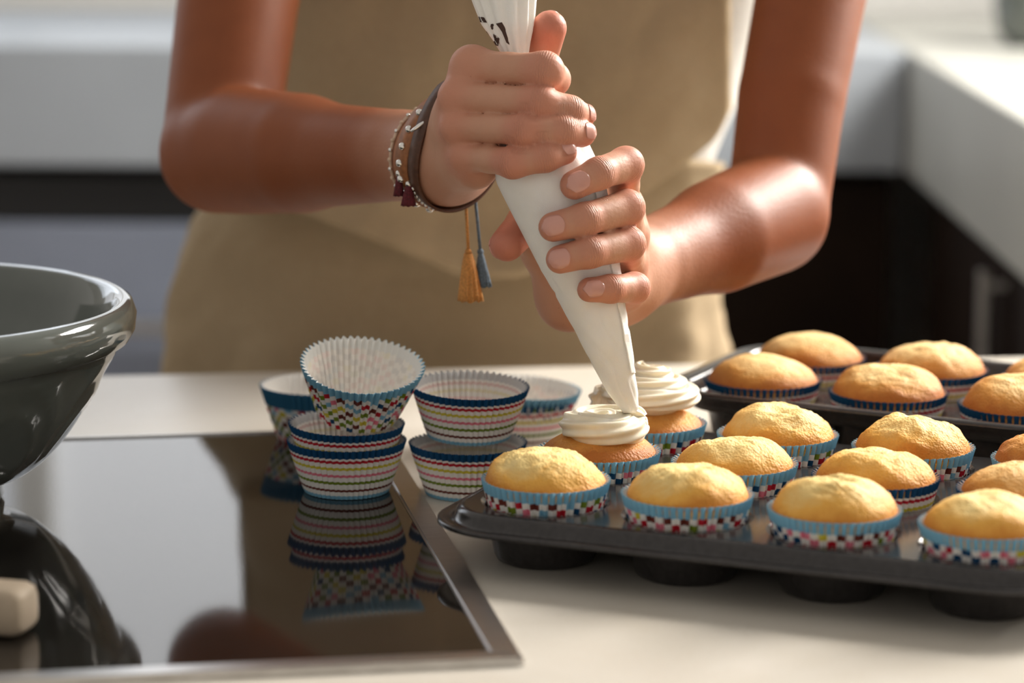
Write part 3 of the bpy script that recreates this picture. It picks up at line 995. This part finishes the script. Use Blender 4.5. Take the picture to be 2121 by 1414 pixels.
def surface_nets(sdf, prims, h, B=16):
    lo = np.min([np.minimum(q[0], q[1]) - max(q[2], q[3]) for q in prims], axis=0) - 6 * h
    hi = np.max([np.maximum(q[0], q[1]) + max(q[2], q[3]) for q in prims], axis=0) + 6 * h
    nb = np.ceil((hi - lo) / (h * B)).astype(int)
    act = set()
    for q in prims:
        n = max(2, int(np.linalg.norm(q[1] - q[0]) / (h * B * 0.5)) + 1)
        for t in np.linspace(0, 1, n):
            c = q[0] + (q[1] - q[0]) * t; r = q[2] + (q[3] - q[2]) * t + h * 8
            i0 = np.maximum(np.floor((c - r - lo) / (h * B)).astype(int), 0); i1 = np.minimum(np.floor((c + r - lo) / (h * B)).astype(int), nb - 1)
            for i in range(i0[0], i1[0] + 1):
                for j in range(i0[1], i1[1] + 1):
                    for k in range(i0[2], i1[2] + 1): act.add((i, j, k))
    NX, NY, NZ = [int(v) * B + 4 for v in nb]
    g = np.arange(B + 1); I, J, K = np.meshgrid(g, g, g, indexing='ij')
    base = np.stack([I, J, K], -1).reshape(-1, 3) * h
    rad = h * B * 0.9
    ids_all = []; pos_all = []; quads = []
    corners = [(a, b, c) for a in (0, 1) for b in (0, 1) for c in (0, 1)]
    edges = [(p, q) for p in range(8) for q in range(p + 1, 8) if sum(abs(corners[p][m] - corners[q][m]) for m in range(3)) == 1]
    gid = lambda i, j, k: (i.astype(np.int64) * NY + j) * NZ + k
    for blk in act:
        o = lo + np.array(blk) * h * B; cen = o + h * B / 2
        dc = sdf(cen[None], cen, rad)[0]
        if abs(dc) > rad * 1.05: continue
        v = sdf(base + o, cen, rad).reshape(B + 1, B + 1, B + 1)
        s = v < 0
        if s.all() or not s.any(): continue
        cv = [v[a:a + B, b:b + B, c:c + B] for a, b, c in corners]
        cs = [q < 0 for q in cv]; cnt_ = sum(q.astype(np.int8) for q in cs)
        m = (cnt_ > 0) & (cnt_ < 8)
        ii, jj, kk = np.nonzero(m)
        if len(ii) == 0: continue
        acc = np.zeros((len(ii), 3)); num = np.zeros(len(ii))
        for p, q in edges:
            vp, vq = cv[p][m], cv[q][m]; x = (vp < 0) != (vq < 0)
            t = np.where(x, vp / np.where(x, vp - vq, 1), 0)
            cp_, cq_ = np.array(corners[p], float), np.array(corners[q], float)
            acc += np.where(x[:, None], cp_ + t[:, None] * (cq_ - cp_), 0); num += x
        pos = o + (np.stack([ii, jj, kk], -1) + acc / num[:, None]) * h
        bi = np.array(blk) * B + 1
        ids_all.append(gid(ii + bi[0], jj + bi[1], kk + bi[2])); pos_all.append(pos)
        for ax in range(3):
            sl0 = [slice(0, B)] * 3; sl1 = [slice(0, B)] * 3; sl1[ax] = slice(1, B + 1)
            a, b = s[tuple(sl0)], s[tuple(sl1)]
            e = np.nonzero(a != b)
            if len(e[0]) == 0: continue
            q = [e[0] + bi[0], e[1] + bi[1], e[2] + bi[2]]
            u, w = (ax + 1) % 3, (ax + 2) % 3
            def at(du, dw):
                z = [x.copy() for x in q]; z[u] = z[u] + du; z[w] = z[w] + dw
                return gid(*z)
            Q = np.stack([at(0, 0), at(-1, 0), at(-1, -1), at(0, -1)], -1)
            inside = a[e]
            Q = np.where(inside[:, None], Q, Q[:, ::-1]); quads.append(Q)
    ids = np.concatenate(ids_all); pos = np.concatenate(pos_all)
    ids, ix = np.unique(ids, return_index=True); pos = pos[ix]
    Q = np.concatenate(quads); f = np.searchsorted(ids, Q); f = np.clip(f, 0, len(ids) - 1)
    ok = (ids[f] == Q).all(1)
    return pos, f[ok]


def smooth(pos, f, it=2, lam=0.5):
    e = np.concatenate([f[:, [0, 1]], f[:, [1, 2]], f[:, [2, 3]], f[:, [3, 0]]]); e = np.concatenate([e, e[:, ::-1]])
    n = len(pos); deg = np.bincount(e[:, 0], minlength=n)[:, None]
    for _ in range(it):
        acc = np.stack([np.bincount(e[:, 0], pos[e[:, 1], c], minlength=n) for c in range(3)], -1)
        pos = pos + lam * (acc / np.maximum(deg, 1) - pos)
    return pos


allp = core_r + core_l + fore_r + fore_l + ur + ul + girdle + [c for d in (fin_r, fin_l) for cs in d.values() for c in cs]
HV = 0.0014
bpos, bf = surface_nets(body_sdf, allp, HV)
bsm = smooth(bpos, bf, 28, 0.6); bpos = smooth(bpos, bf, 1, 0.5)
_dw = np.minimum(np.linalg.norm(bpos - P(1090, 250, 1.61), axis=1), np.linalg.norm(bpos - P(1235, 500, 1.62), axis=1))
_w = np.clip((_dw - 0.085) / 0.03, 0, 1)[:, None]; bpos = bpos * (1 - _w) + bsm * _w    # arms are smooth, hands keep their creases

cook = empty('person', (0.0, 2.25, -0.9))
OFF = np.array([0.0, 2.25, -0.9])


def pchild(name, vs, fs, mat, parent=None, **kw):
    return mesh_obj(name, [np.asarray(v) - OFF for v in vs], fs, mat, parent or cook, **kw)


bme = bpy.data.meshes.new('body')
bme.vertices.add(len(bpos)); bme.vertices.foreach_set('co', (bpos - OFF).astype(np.float32).ravel())
bme.loops.add(len(bf) * 4); bme.loops.foreach_set('vertex_index', bf.astype(np.int32).ravel())
bme.polygons.add(len(bf)); bme.polygons.foreach_set('loop_start', np.arange(0, len(bf) * 4, 4, dtype=np.int32))
bme.polygons.foreach_set('use_smooth', np.ones(len(bf), dtype=bool))
bme.update(calc_edges=True); bme.validate()
bme.materials.append(MSKIN)
# colour and crease attributes
red = np.zeros(len(bpos)); csv = np.zeros(len(bpos)); cwv = np.zeros(len(bpos))
for F, side in ((RH_F, 'r'), (LH_F, 'l')):
    for nm, js in F.items():
        j = [P(*q) for q in js]
        for k in (0, 1, 2):
            d = np.linalg.norm(bpos - j[k], axis=1)
            rr = (0.016, 0.0135, 0.011)[k]
            red = np.maximum(red, np.exp(-(d / rr) ** 4) * (0.5 if k == 0 else 0.75))
            if k:
                ax = j[min(k + 1, 3)] - j[k - 1]; ax /= np.linalg.norm(ax)
                sdist = (bpos - j[k]) @ ax
                w = np.exp(-(sdist / 0.0034) ** 2) * (d < 0.016)
                m = w > cwv; cwv[m] = w[m]; csv[m] = sdist[m]
        d = np.linalg.norm(bpos - j[3], axis=1); red = np.maximum(red, 0.65 * np.exp(-(d / 0.012) ** 4))
for T in (RH_T, LH_T):
    d = np.linalg.norm(bpos - P(*T[3]), axis=1); red = np.maximum(red, 1.0 * np.exp(-(d / 0.017) ** 4))
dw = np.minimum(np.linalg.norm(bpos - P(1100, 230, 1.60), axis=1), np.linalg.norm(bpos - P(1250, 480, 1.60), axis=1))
tan_shade_w = np.clip((dw - 0.065) / 0.09, 0, 1)  # rises away from the hands, carrying arm tan and painted shadow together
for nm, arr in (('red', red), ('crease_s', csv), ('crease_w', cwv), ('tan', tan_shade_w)):
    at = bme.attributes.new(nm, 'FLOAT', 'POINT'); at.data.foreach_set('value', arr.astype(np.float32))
body = bpy.data.objects.new('body', bme); COL.objects.link(body); body.parent = cook


def surf_many(base, dirs, off=0.0, far=0.03, cs=None):
    """first crossing of the skin on the way out from points inside the body"""
    lo = np.zeros(len(base)); hi = np.full(len(base), far)
    c = base.mean(0); rad = 0.06
    for _ in range(18):
        m = (lo + hi) / 2
        q = base + dirs * m[:, None]
        ins = (chain(q, cs, 0.0035) if cs else body_sdf(q, c, rad)) < off
        lo = np.where(ins, m, lo); hi = np.where(ins, hi, m)
    return base + dirs * lo[:, None]


def unit(v): return v / np.linalg.norm(v)


TOCAM = lambda p: unit(O_ - p)


def nail(j2, j3, r, normal, length, width, shift=0.0, cs=None, free=False):
    ax = unit(j3 - j2); nrm = unit(normal - ax * (normal @ ax)); sdv = np.cross(ax, nrm)
    c0 = j3 + ax * (r * 0.18 + shift)
    nu, nv = 11, 13; top_, fm = [], []
    for b in range(nv):
        v = b / (nv - 1) * 2 - 1
        wv = width * (1 - abs(v) ** 5 * 0.35) * (1 - 0.12 * (v < 0) * abs(v))
        for a in range(nu):
            u = a / (nu - 1) * 2 - 1
            vv = v - (0.30 * u * u * (v > 0.2) * (v - 0.2) / 0.8) + (0.18 * u * u * (v < -0.4) * (-v - 0.4) / 0.6)
            ang = u * wv / r * 0.5
            dr = unit(nrm * math.cos(ang) + sdv * math.sin(ang))
            base = c0 + ax * (vv * length / 2)
            top_.append((base, dr, v))
    pts = surf_many(np.array([q[0] for q in top_]), np.array([q[1] for q in top_]), 0.0, 0.016, cs)
    # past the fingertip the nail runs straight on
    g_ = pts.reshape(nv, nu, 3)
    for b in range(8, nv if free == 1 else 0): g_[b] = np.where(((g_[b] - g_[b - 1]) @ nrm < -0.00025)[:, None], g_[b - 1] + ax * length / (nv - 1) - nrm * 0.00018, g_[b])
    pts = g_.reshape(-1, 3)
    out = []
    for (b, d, v), p in zip(top_, pts):
        lift = 0.00045 + 0.0003 * max(0, v)
        out.append(p + d * lift)
    low = [p - d * 0.0012 for (b, d, v), p in zip(top_, out)]
    n = nu * nv
    f = grid_faces(nu, nv) + [tuple(x + n for x in q[::-1]) for q in grid_faces(nu, nv)]
    rim = [i for i in range(nu)] + [nu * k + nu - 1 for k in range(1, nv)] + [nu * (nv - 1) + i for i in range(nu - 2, -1, -1)] + [nu * k for k in range(nv - 2, 0, -1)]
    for k in range(len(rim)):
        a, b = rim[k], rim[(k + 1) % len(rim)]; f.append((a, a + n, b + n, b))
    fmat = [1 if (q[0] // nu) >= nv - (4 if free else 1) and max(q) < n else 0 for q in f]
    o = pchild('fingernail', out + low, f, MNAIL, mats=[MNAIL, MNAILTIP], fmat=fmat)
    return o


for nm, (ln, wd_) in dict(index=(0.0138, 0.0128), middle=(0.0138, 0.0128), ring=(0.0136, 0.0124), pinky=(0.0122, 0.0106)).items():
    j = [P(*q) for q in LH_F[nm]]
    nail(j[2], j[3], LH_R[nm][3] * MM, TOCAM(j[3]) + 0.10 * np.array([0, 0, 1.0]), ln, wd_, -0.0014, fin_l[nm])
for nm, (ln, wd_), nd in (('middle', (0.0105, 0.0105), (0.55, -0.75, 0.45)), ('ring', (0.0105, 0.0105), (0.35, -0.85, 0.35)), ('pinky', (0.0100, 0.0095), (0.15, -0.9, 0.5))):
    j = [P(*q) for q in RH_F[nm]]
    nail(j[2], j[3], RH_R[nm][3] * MM, np.array(nd), ln, wd_, -0.0010, fin_r[nm])
j = [P(*q) for q in RH_T]; nail(j[2], j[3], 0.0096, -TOCAM(j[3]) + np.array([0, 0, 0.25]), 0.0140, 0.0145, -0.0005, fin_r['thumb'], 2)
j = [P(*q) for q in LH_T]; nail(j[2], j[3], 0.0098, -TOCAM(j[3]) + np.array([-0.5, 0, 0.1]), 0.0130, 0.014, -0.0005, fin_l['thumb'], 2)


# ------------------------------------------------------------------ clothes
TY_ = [-600, -420, -300, -100, 0, 200, 330, 450, 620, 780, 1000, 1300]
TC = [1085, 1085, 1085, 1082, 1080, 1050, 985, 935, 912, 915, 905, 900]
TH = [300, 470, 560, 545, 520, 490, 500, 530, 565, 580, 590, 600]


def torso(yp, phi, off=0.0, yc=2.285, dh=0.105):
    c = interp(yp, TY_, TC); hw = interp(yp, TY_, TH)
    s, k = math.sin(phi), math.cos(phi)
    e = 0.8
    sx = math.copysign(abs(s) ** e, s); kx = math.copysign(abs(k) ** e, k)
    lean = interp(yp, [-600, 0, 450, 800], [-0.06, -0.035, 0.0, 0.0])
    Y = yc + lean - (dh + off) * kx
    x = 1060.5 + (c + (hw + off / 2.2 * FPX) * sx - 1060.5) * 2.2 / Y
    yy = 707 + (yp - 707) * 2.2 / Y
    d = W_ + (x - 1060.5) / FPX * R_ - (yy - 707.0) / FPX * U_
    return O_ + d * (Y / d[1])


nu = 72; rows = list(range(-420, 1001, 40)); vs = []
for yp in rows:
    for i in range(nu): vs.append(torso(yp, 2 * math.pi * i / nu))
sh = pchild('shirt', vs, grid_faces(nu, len(rows), True, flip=True), MSHIRT)
sh.data.materials[0] = MSHIRT

# apron skirt
vs = []; nu = 90; rows = list(range(330, 901, 15)) + list(range(950, 2951, 200))
for yp in rows:
    for i in range(nu):
        ph = math.radians(-112 + 224 * i / (nu - 1))
        fold = 0.004 * math.sin(ph * 9 + 0.6 * math.sin(yp / 150)) * min(1, max(0, (yp - 420) / 300)) + 0.004 * noise.noise(Vector((ph * 3, yp / 110, 4))) + 0.002 * noise.noise(Vector((ph * 8 + yp / 90, yp / 50, 9)))
        pk = 0.0
        vs.append(torso(yp, ph, 0.010 + fold + pk))
n = len(vs)
apron = empty('apron'); apron.parent = cook
sk = pchild('skirt', vs, grid_faces(nu, len(rows), flip=True), MAPRON, apron)
so = sk.modifiers.new('s', 'SOLIDIFY'); so.thickness = 0.0015; so.offset = 1
# bib, blousing over the waist
BX = [480, 560, 630, 800, 960, 1080, 1200, 1300, 1400, 1480, 1515]
BY = [405, 420, 440, 505, 572, 572, 500, 420, 350, 285, 215]
vs = []; nu = 80; nv = 64
for b in range(nv):
    v = b / (nv - 1)
    for a in range(nu):
        xp = 490 + (1511 - 490) * a / (nu - 1)
        yb = interp(xp, BX, BY)
        if v < 0.9:
            yp = -420 + (yb + 420) * (v / 0.9); tuck = 0.0
        else:
            yp = yb - 26 * ((v - 0.9) / 0.1); tuck = (v - 0.9) / 0.1
        c = interp(yp, TY_, TC); hw = interp(yp, TY_, TH)
        s = max(-0.985, min(0.985, (xp - c) / (hw + 60)))
        ph = math.asin(math.copysign(abs(s) ** 1.25, s))
        t = v / 0.9
        bul = 0.018 + 0.052 * max(0, min(1, t)) ** 2.0 - 0.064 * tuck
        bul += 0.0050 * noise.noise(Vector((xp / 110, yp / 150, 7))) + 0.0025 * noise.noise(Vector((xp / 45, yp / 70, 3))) + 0.005 * math.sin(xp / 70 + yp / 130) * t * t
        p = torso(yp, ph, bul)
        # keep the outline where the cloth hangs
        d_ = (p - O_) @ W_
        vs.append(O_ + d_ * (W_ + (xp - 1060.5) / FPX * R_ - (yp - 707.0) / FPX * U_))
bb = pchild('bib', vs, grid_faces(nu, nv, flip=True), MAPRON, apron)
so = bb.modifiers.new('s', 'SOLIDIFY'); so.thickness = 0.002; so.offset = 1
tag(cook, 'person in a beige linen apron and white top squeezing a piping bag with both hands', 'person')

# ------------------------------------------------------------------ piping bag
BYs = [-220, -60, 0, 50, 85, 110, 150, 215, 270, 330, 375, 450, 545, 650, 760, 815, 846, 856]
BLs = [915, 957, 976, 996, 1022, 1037, 1034, 1030, 1030, 1022, 1026, 1064, 1113, 1171, 1229, 1259, 1283, 1292]
BRs = [1190, 1128, 1112, 1108, 1100, 1096, 1130, 1180, 1208, 1236, 1254, 1268, 1284, 1299, 1314, 1322, 1323, 1316]
BZ = 1.600


def bag_pt(yp, th, off=0.0):
    l, r = interp(yp, BYs, BLs), interp(yp, BYs, BRs)
    c, hw = (l + r) / 2, (r - l) / 2
    pl = interp(yp, [-220, 60, 120, 300, 330, 400], [0.16, 0.15, 0.16, 0.05, 0.02, 0.0])
    rr = 1 - pl * (0.5 + 0.5 * math.sin(13 * th + 1.3 * math.sin(2 * th + yp / 90.0))) * 1.0
    cr = 0.0
    if yp > 560:   # soft crumples lower down
        cr = 0.03 * noise.noise(Vector((math.cos(th) * 1.5, math.sin(th) * 1.5, yp / 38.0))) - 0.045 * max(0, 1 - 5 * abs(noise.noise(Vector((math.cos(th) * 1.1 + 3, math.sin(th) * 1.1, yp / 75.0))))) * min(1, (yp - 560) / 40)
    rr += cr
    hwm = hw * 1.0
    dep = hw / FPX * BZ
    x = c + (hwm * rr + off * FPX / BZ) * math.cos(th)
    Z = interp(yp, [-220, 150, 856], [BZ + 0.012, BZ, BZ - 0.003]) - (dep * rr * interp(yp, [100, 330, 600], [0.80, 0.93, 0.9]) + off) * math.sin(th)
    return P(x, yp, Z)


nu = 168; rows = list(np.concatenate([np.arange(-220, 120, 7), np.arange(120, 760, 9), np.arange(760, 858, 5)])); vs = []
for yp in rows:
    for i in range(nu): vs.append(bag_pt(yp, 2 * math.pi * i / nu))
fs = grid_faces(nu, len(rows), True)
fs.append(tuple(range((len(rows) - 1) * nu, len(rows) * nu)))
bagO = P(1303, 856, BZ)
BAGE = empty('piping_bag', bagO)


def bchild(name, vs, fs, mat, **kw): return mesh_obj(name, [np.asarray(v) - bagO for v in vs], fs, mat, BAGE, **kw)


bchild('cone', vs, fs, MBAG)
# seam flap along the right hand side
vs = []; rws = list(np.arange(396, 776, 8))
for yp in rws:
    wv = interp(yp, [396, 600, 775], [0.30, 0.42, 0.62])
    for a, of in ((0.62 - wv, 0.0006), (0.62 - wv * 0.5, 0.0010), (0.62, 0.0011), (0.62, 0.0001)):
        vs.append(bag_pt(yp, a + 0.10, of))
bchild('seam_flap', vs, grid_faces(4, len(rws)), MBAG, smooth=False)
# brown print on the gathered top, given as outlines in the flattened cloth
def patch(poly):
    """poly: pixel outline on the near side of the bag"""
    cx = sum(p[0] for p in poly) / len(poly); cy = sum(p[1] for p in poly) / len(poly)
    n = len(poly); vs = []; rings = 6
    for k in range(rings + 1):
        t = k / rings
        for m in range(n * 4):
            a, b = poly[m // 4], poly[(m // 4 + 1) % n]; w = (m % 4) / 4
            x = cx + (a[0] + (b[0] - a[0]) * w - cx) * t; y = cy + (a[1] + (b[1] - a[1]) * w - cy) * t
            l, r = interp(y, BYs, BLs), interp(y, BYs, BRs)
            c = max(-0.97, min(0.97, (x - (l + r) / 2) / ((r - l) / 2)))
            th = math.acos(c)
            # pleats pull the surface in: find the angle that lands on this column
            best = min((th + d for d in np.linspace(-0.25, 0.25, 15)), key=lambda q: abs(((bag_pt(y, q) - O_) @ R_) / ((bag_pt(y, q) - O_) @ W_) * FPX + 1060.5 - x))
            vs.append(bag_pt(y, best, 0.00035))
    bchild('printed_mark', vs, grid_faces(n * 4, rings + 1, True), MPRINT)


for poly in ([(990, 34), (1004, 36), (1010, 47), (996, 46)], [(1017, 50), (1023, 49), (1022, 62), (1018, 60)],
             [(1028, 49), (1039, 46), (1047, 60), (1052, 76), (1055, 93), (1049, 88), (1040, 66)], [(1003, 66), (1009, 65), (1014, 72), (1008, 73)],
             [(1022, 70), (1036, 80), (1033, 95), (1022, 94), (1018, 88), (1028, 84)]):
    patch(poly)
tag(BAGE, 'white cloth piping bag with brown print, squeezed over the cupcake', 'piping bag')

# ------------------------------------------------------------------ bracelets
wc = P(926, 326, 1.660); wax = unit(P(*RE) - P(*RW))


def wrist_ring(center, axis, off, n=72):
    a = unit(np.cross(axis, np.array([0, 0, 1.0]))); b = np.cross(axis, a); out = []
    for i in range(n):
        th = 2 * math.pi * i / n; out.append(math.cos(th) * a + math.sin(th) * b)
    ds = np.array(out); pts = surf_many(np.repeat(center[None], n, 0), ds, off, 0.055)
    out = list(zip(pts, ds))
    # even out the line so that the band hangs in a smooth loop
    r = np.array([np.linalg.norm(p - center) for p, d in out])
    for _ in range(6): r = np.maximum(r, (np.roll(r, 1) + np.roll(r, -1)) / 2)
    return [(center + d * q, d) for (p, d), q in zip(out, r)]


def strap(name, ring, axis, w, th, mat, parent, O):
    vs = []; n = len(ring)
    for p, d in ring:
        for s, t in ((-w / 2, 0), (-w / 2 * 0.96, th), (0, th * 1.25), (w / 2 * 0.96, th), (w / 2, 0)):
            vs.append(p + axis * s + d * t - O)
    fs = grid_faces(5, n)
    fs += [((n - 1) * 5 + i, (n - 1) * 5 + i + 1, i + 1, i) for i in range(4)]
    fs += [(k * 5, ((k + 1) % n) * 5, ((k + 1) % n) * 5 + 4, k * 5 + 4) for k in range(n)]
    return mesh_obj(name, vs, [f[::-1] for f in fs], mat, parent)


def tilt(ax, dz, dy): return unit(ax + np.array([0.0, dy, dz]))


# studded leather bracelet
br_c = P(912, 322, 1.664); br_ax = tilt(wax, 0.30, 0.0)
BR1 = empty('studded_leather_bracelet', br_c)
ring = wrist_ring(br_c, br_ax, 0.0006)
strap('band', ring, br_ax, 0.0125, 0.0018, MLEATHER, BR1, br_c)
acc = 0.0
for k in range(len(ring)):
    p, d = ring[k]; q = ring[(k + 1) % len(ring)][0]
    acc += np.linalg.norm(q - p)
    if acc > 0.0088:
        acc = 0.0
        ball('stud', p + d * 0.0022 - br_c, 0.0025, MSILVER, BR1, 10)
tag(BR1, 'brown leather bracelet with round silver studs on the wrist', 'bracelet')
# plain dark band with clasp
b2c = P(938, 320, 1.654); b2a = tilt(wax, 0.34, 0.0)
BR2 = empty('leather_strap_bracelet', b2c)
ring2 = wrist_ring(b2c, b2a, 0.0006)
strap('band', ring2, b2a, 0.0095, 0.0016, MLEATHER2, BR2, b2c)
best = min(ring2, key=lambda q: abs(((q[0] - O_) @ U_) / ((q[0] - O_) @ W_) * -FPX + 707 - 262) + (0 if q[1] @ TOCAM(q[0]) > 0 else 1e6))
cp0 = best[0] - b2c
tube('clasp', [cp0 + best[1] * 0.003 + R_ * s * 0.005 + U_ * s * 0.0035 for s in (-1, -0.5, 0, 0.5, 1)], [0.0007, 0.0011, 0.0013, 0.0011, 0.0007], MSILVER, BR2, 8)
tag(BR2, 'plain dark leather strap bracelet with silver clasp close to the hand', 'bracelet')
# beaded cord with tassels
b3c = P(884, 324, 1.678); b3a = tilt(wax, 0.16, 0.0)
BR3 = empty('beaded_cord_bracelet', b3c)
ring3 = wrist_ring(b3c, b3a, 0.0008, 60)
tube('cord', [p - b3c for p, d in ring3], 0.0010, MCORD, BR3, 6, True)
for k in range(0, 60, 2):
    p, d = ring3[k]; ball('bead', p + d * 0.0006 - b3c, 0.0014, MCORD if k % 4 else MSILVER, BR3, 8)


def tassel(parent, O, topp, length, w, mat, cordlen=0.0, lean=0.0, head=True):
    topp = np.asarray(topp) - O
    dn = np.array([lean, 0, -1.0]); dn /= np.linalg.norm(dn)
    if cordlen:
        tube('tassel_cord', [topp, topp + dn * cordlen * 0.5, topp + dn * cordlen], 0.0011, mat if mat is not MTRED else MCORD, parent, 6)
    b = topp + dn * cordlen
    if head: ball('tassel_bead', b, 0.0021, MSILVER if mat is MTRED else mat, parent, 8)
    # skirt of threads
    vs = []; n = 40; m = 7
    for k in range(m):
        t = k / (m - 1)
        for i in range(n):
            a = 2 * math.pi * i / n
            rr = w * (0.35 + 0.65 * t ** 0.7) * (1 + 0.18 * math.sin(a * 13) * t)
            vs.append(b + dn * (0.001 + length * t * (1 + 0.04 * math.sin(a * 7))) + np.array([rr * math.cos(a), rr * math.sin(a), 0]))
    fs = grid_faces(n, m, True) + [tuple(range((m - 1) * n, m * n))]
    return mesh_obj('tassel', vs, fs, mat, parent)


for (x, y, Z, ln, w) in ((838, 322, 1.652, 0.0115, 0.0028), (826, 352, 1.652, 0.0125, 0.0030), (853, 336, 1.648, 0.0135, 0.0030), (846, 374, 1.648, 0.0120, 0.0042)):
    tassel(BR3, b3c, P(x, y, Z), ln, w, MTRED, 0.002)
tag(BR3, 'pale beaded cord bracelet with burgundy tassels on the forearm side', 'bracelet')
# rhinestone string with the long orange and slate tassels
b4c = P(934, 326, 1.657); b4a = tilt(wax, 0.36, 0.0)
BR4 = empty('tassel_bracelet', b4c)
ring4 = wrist_ring(b4c, b4a, 0.0010, 60)
tube('cord', [p - b4c for p, d in ring4], 0.0009, MCORD, BR4, 6, True)
for k in range(60):
    p, d = ring4[k]
    if d[2] < -0.55: ball('bead', p + d * 0.0008 - b4c, 0.0013, MSILVER, BR4, 8)


def on_ring(x, y):
    def e(q):
        d = q[0] - O_; return abs(d @ R_ / (d @ W_) * FPX + 1060.5 - x) + abs(707 - d @ U_ / (d @ W_) * FPX - y)
    p, d = min(ring4, key=e); return p + d * 0.0012, e((p, d))


t1 = on_ring(968, 428)[0]; t2 = on_ring(1010, 412)[0]
z1 = P(972, 545, 1.640)[2]; z2 = P(1034, 530, 1.672)[2]
tassel(BR4, b4c, t1, 0.0290, 0.0072, MTORANGE, t1[2] - z1, 0.05)
tassel(BR4, b4c, t2, 0.0205, 0.0045, MTBLUE, t2[2] - z2, 0.10)
tag(BR4, 'silver beaded bracelet with a hanging orange tassel and a slate one', 'bracelet')
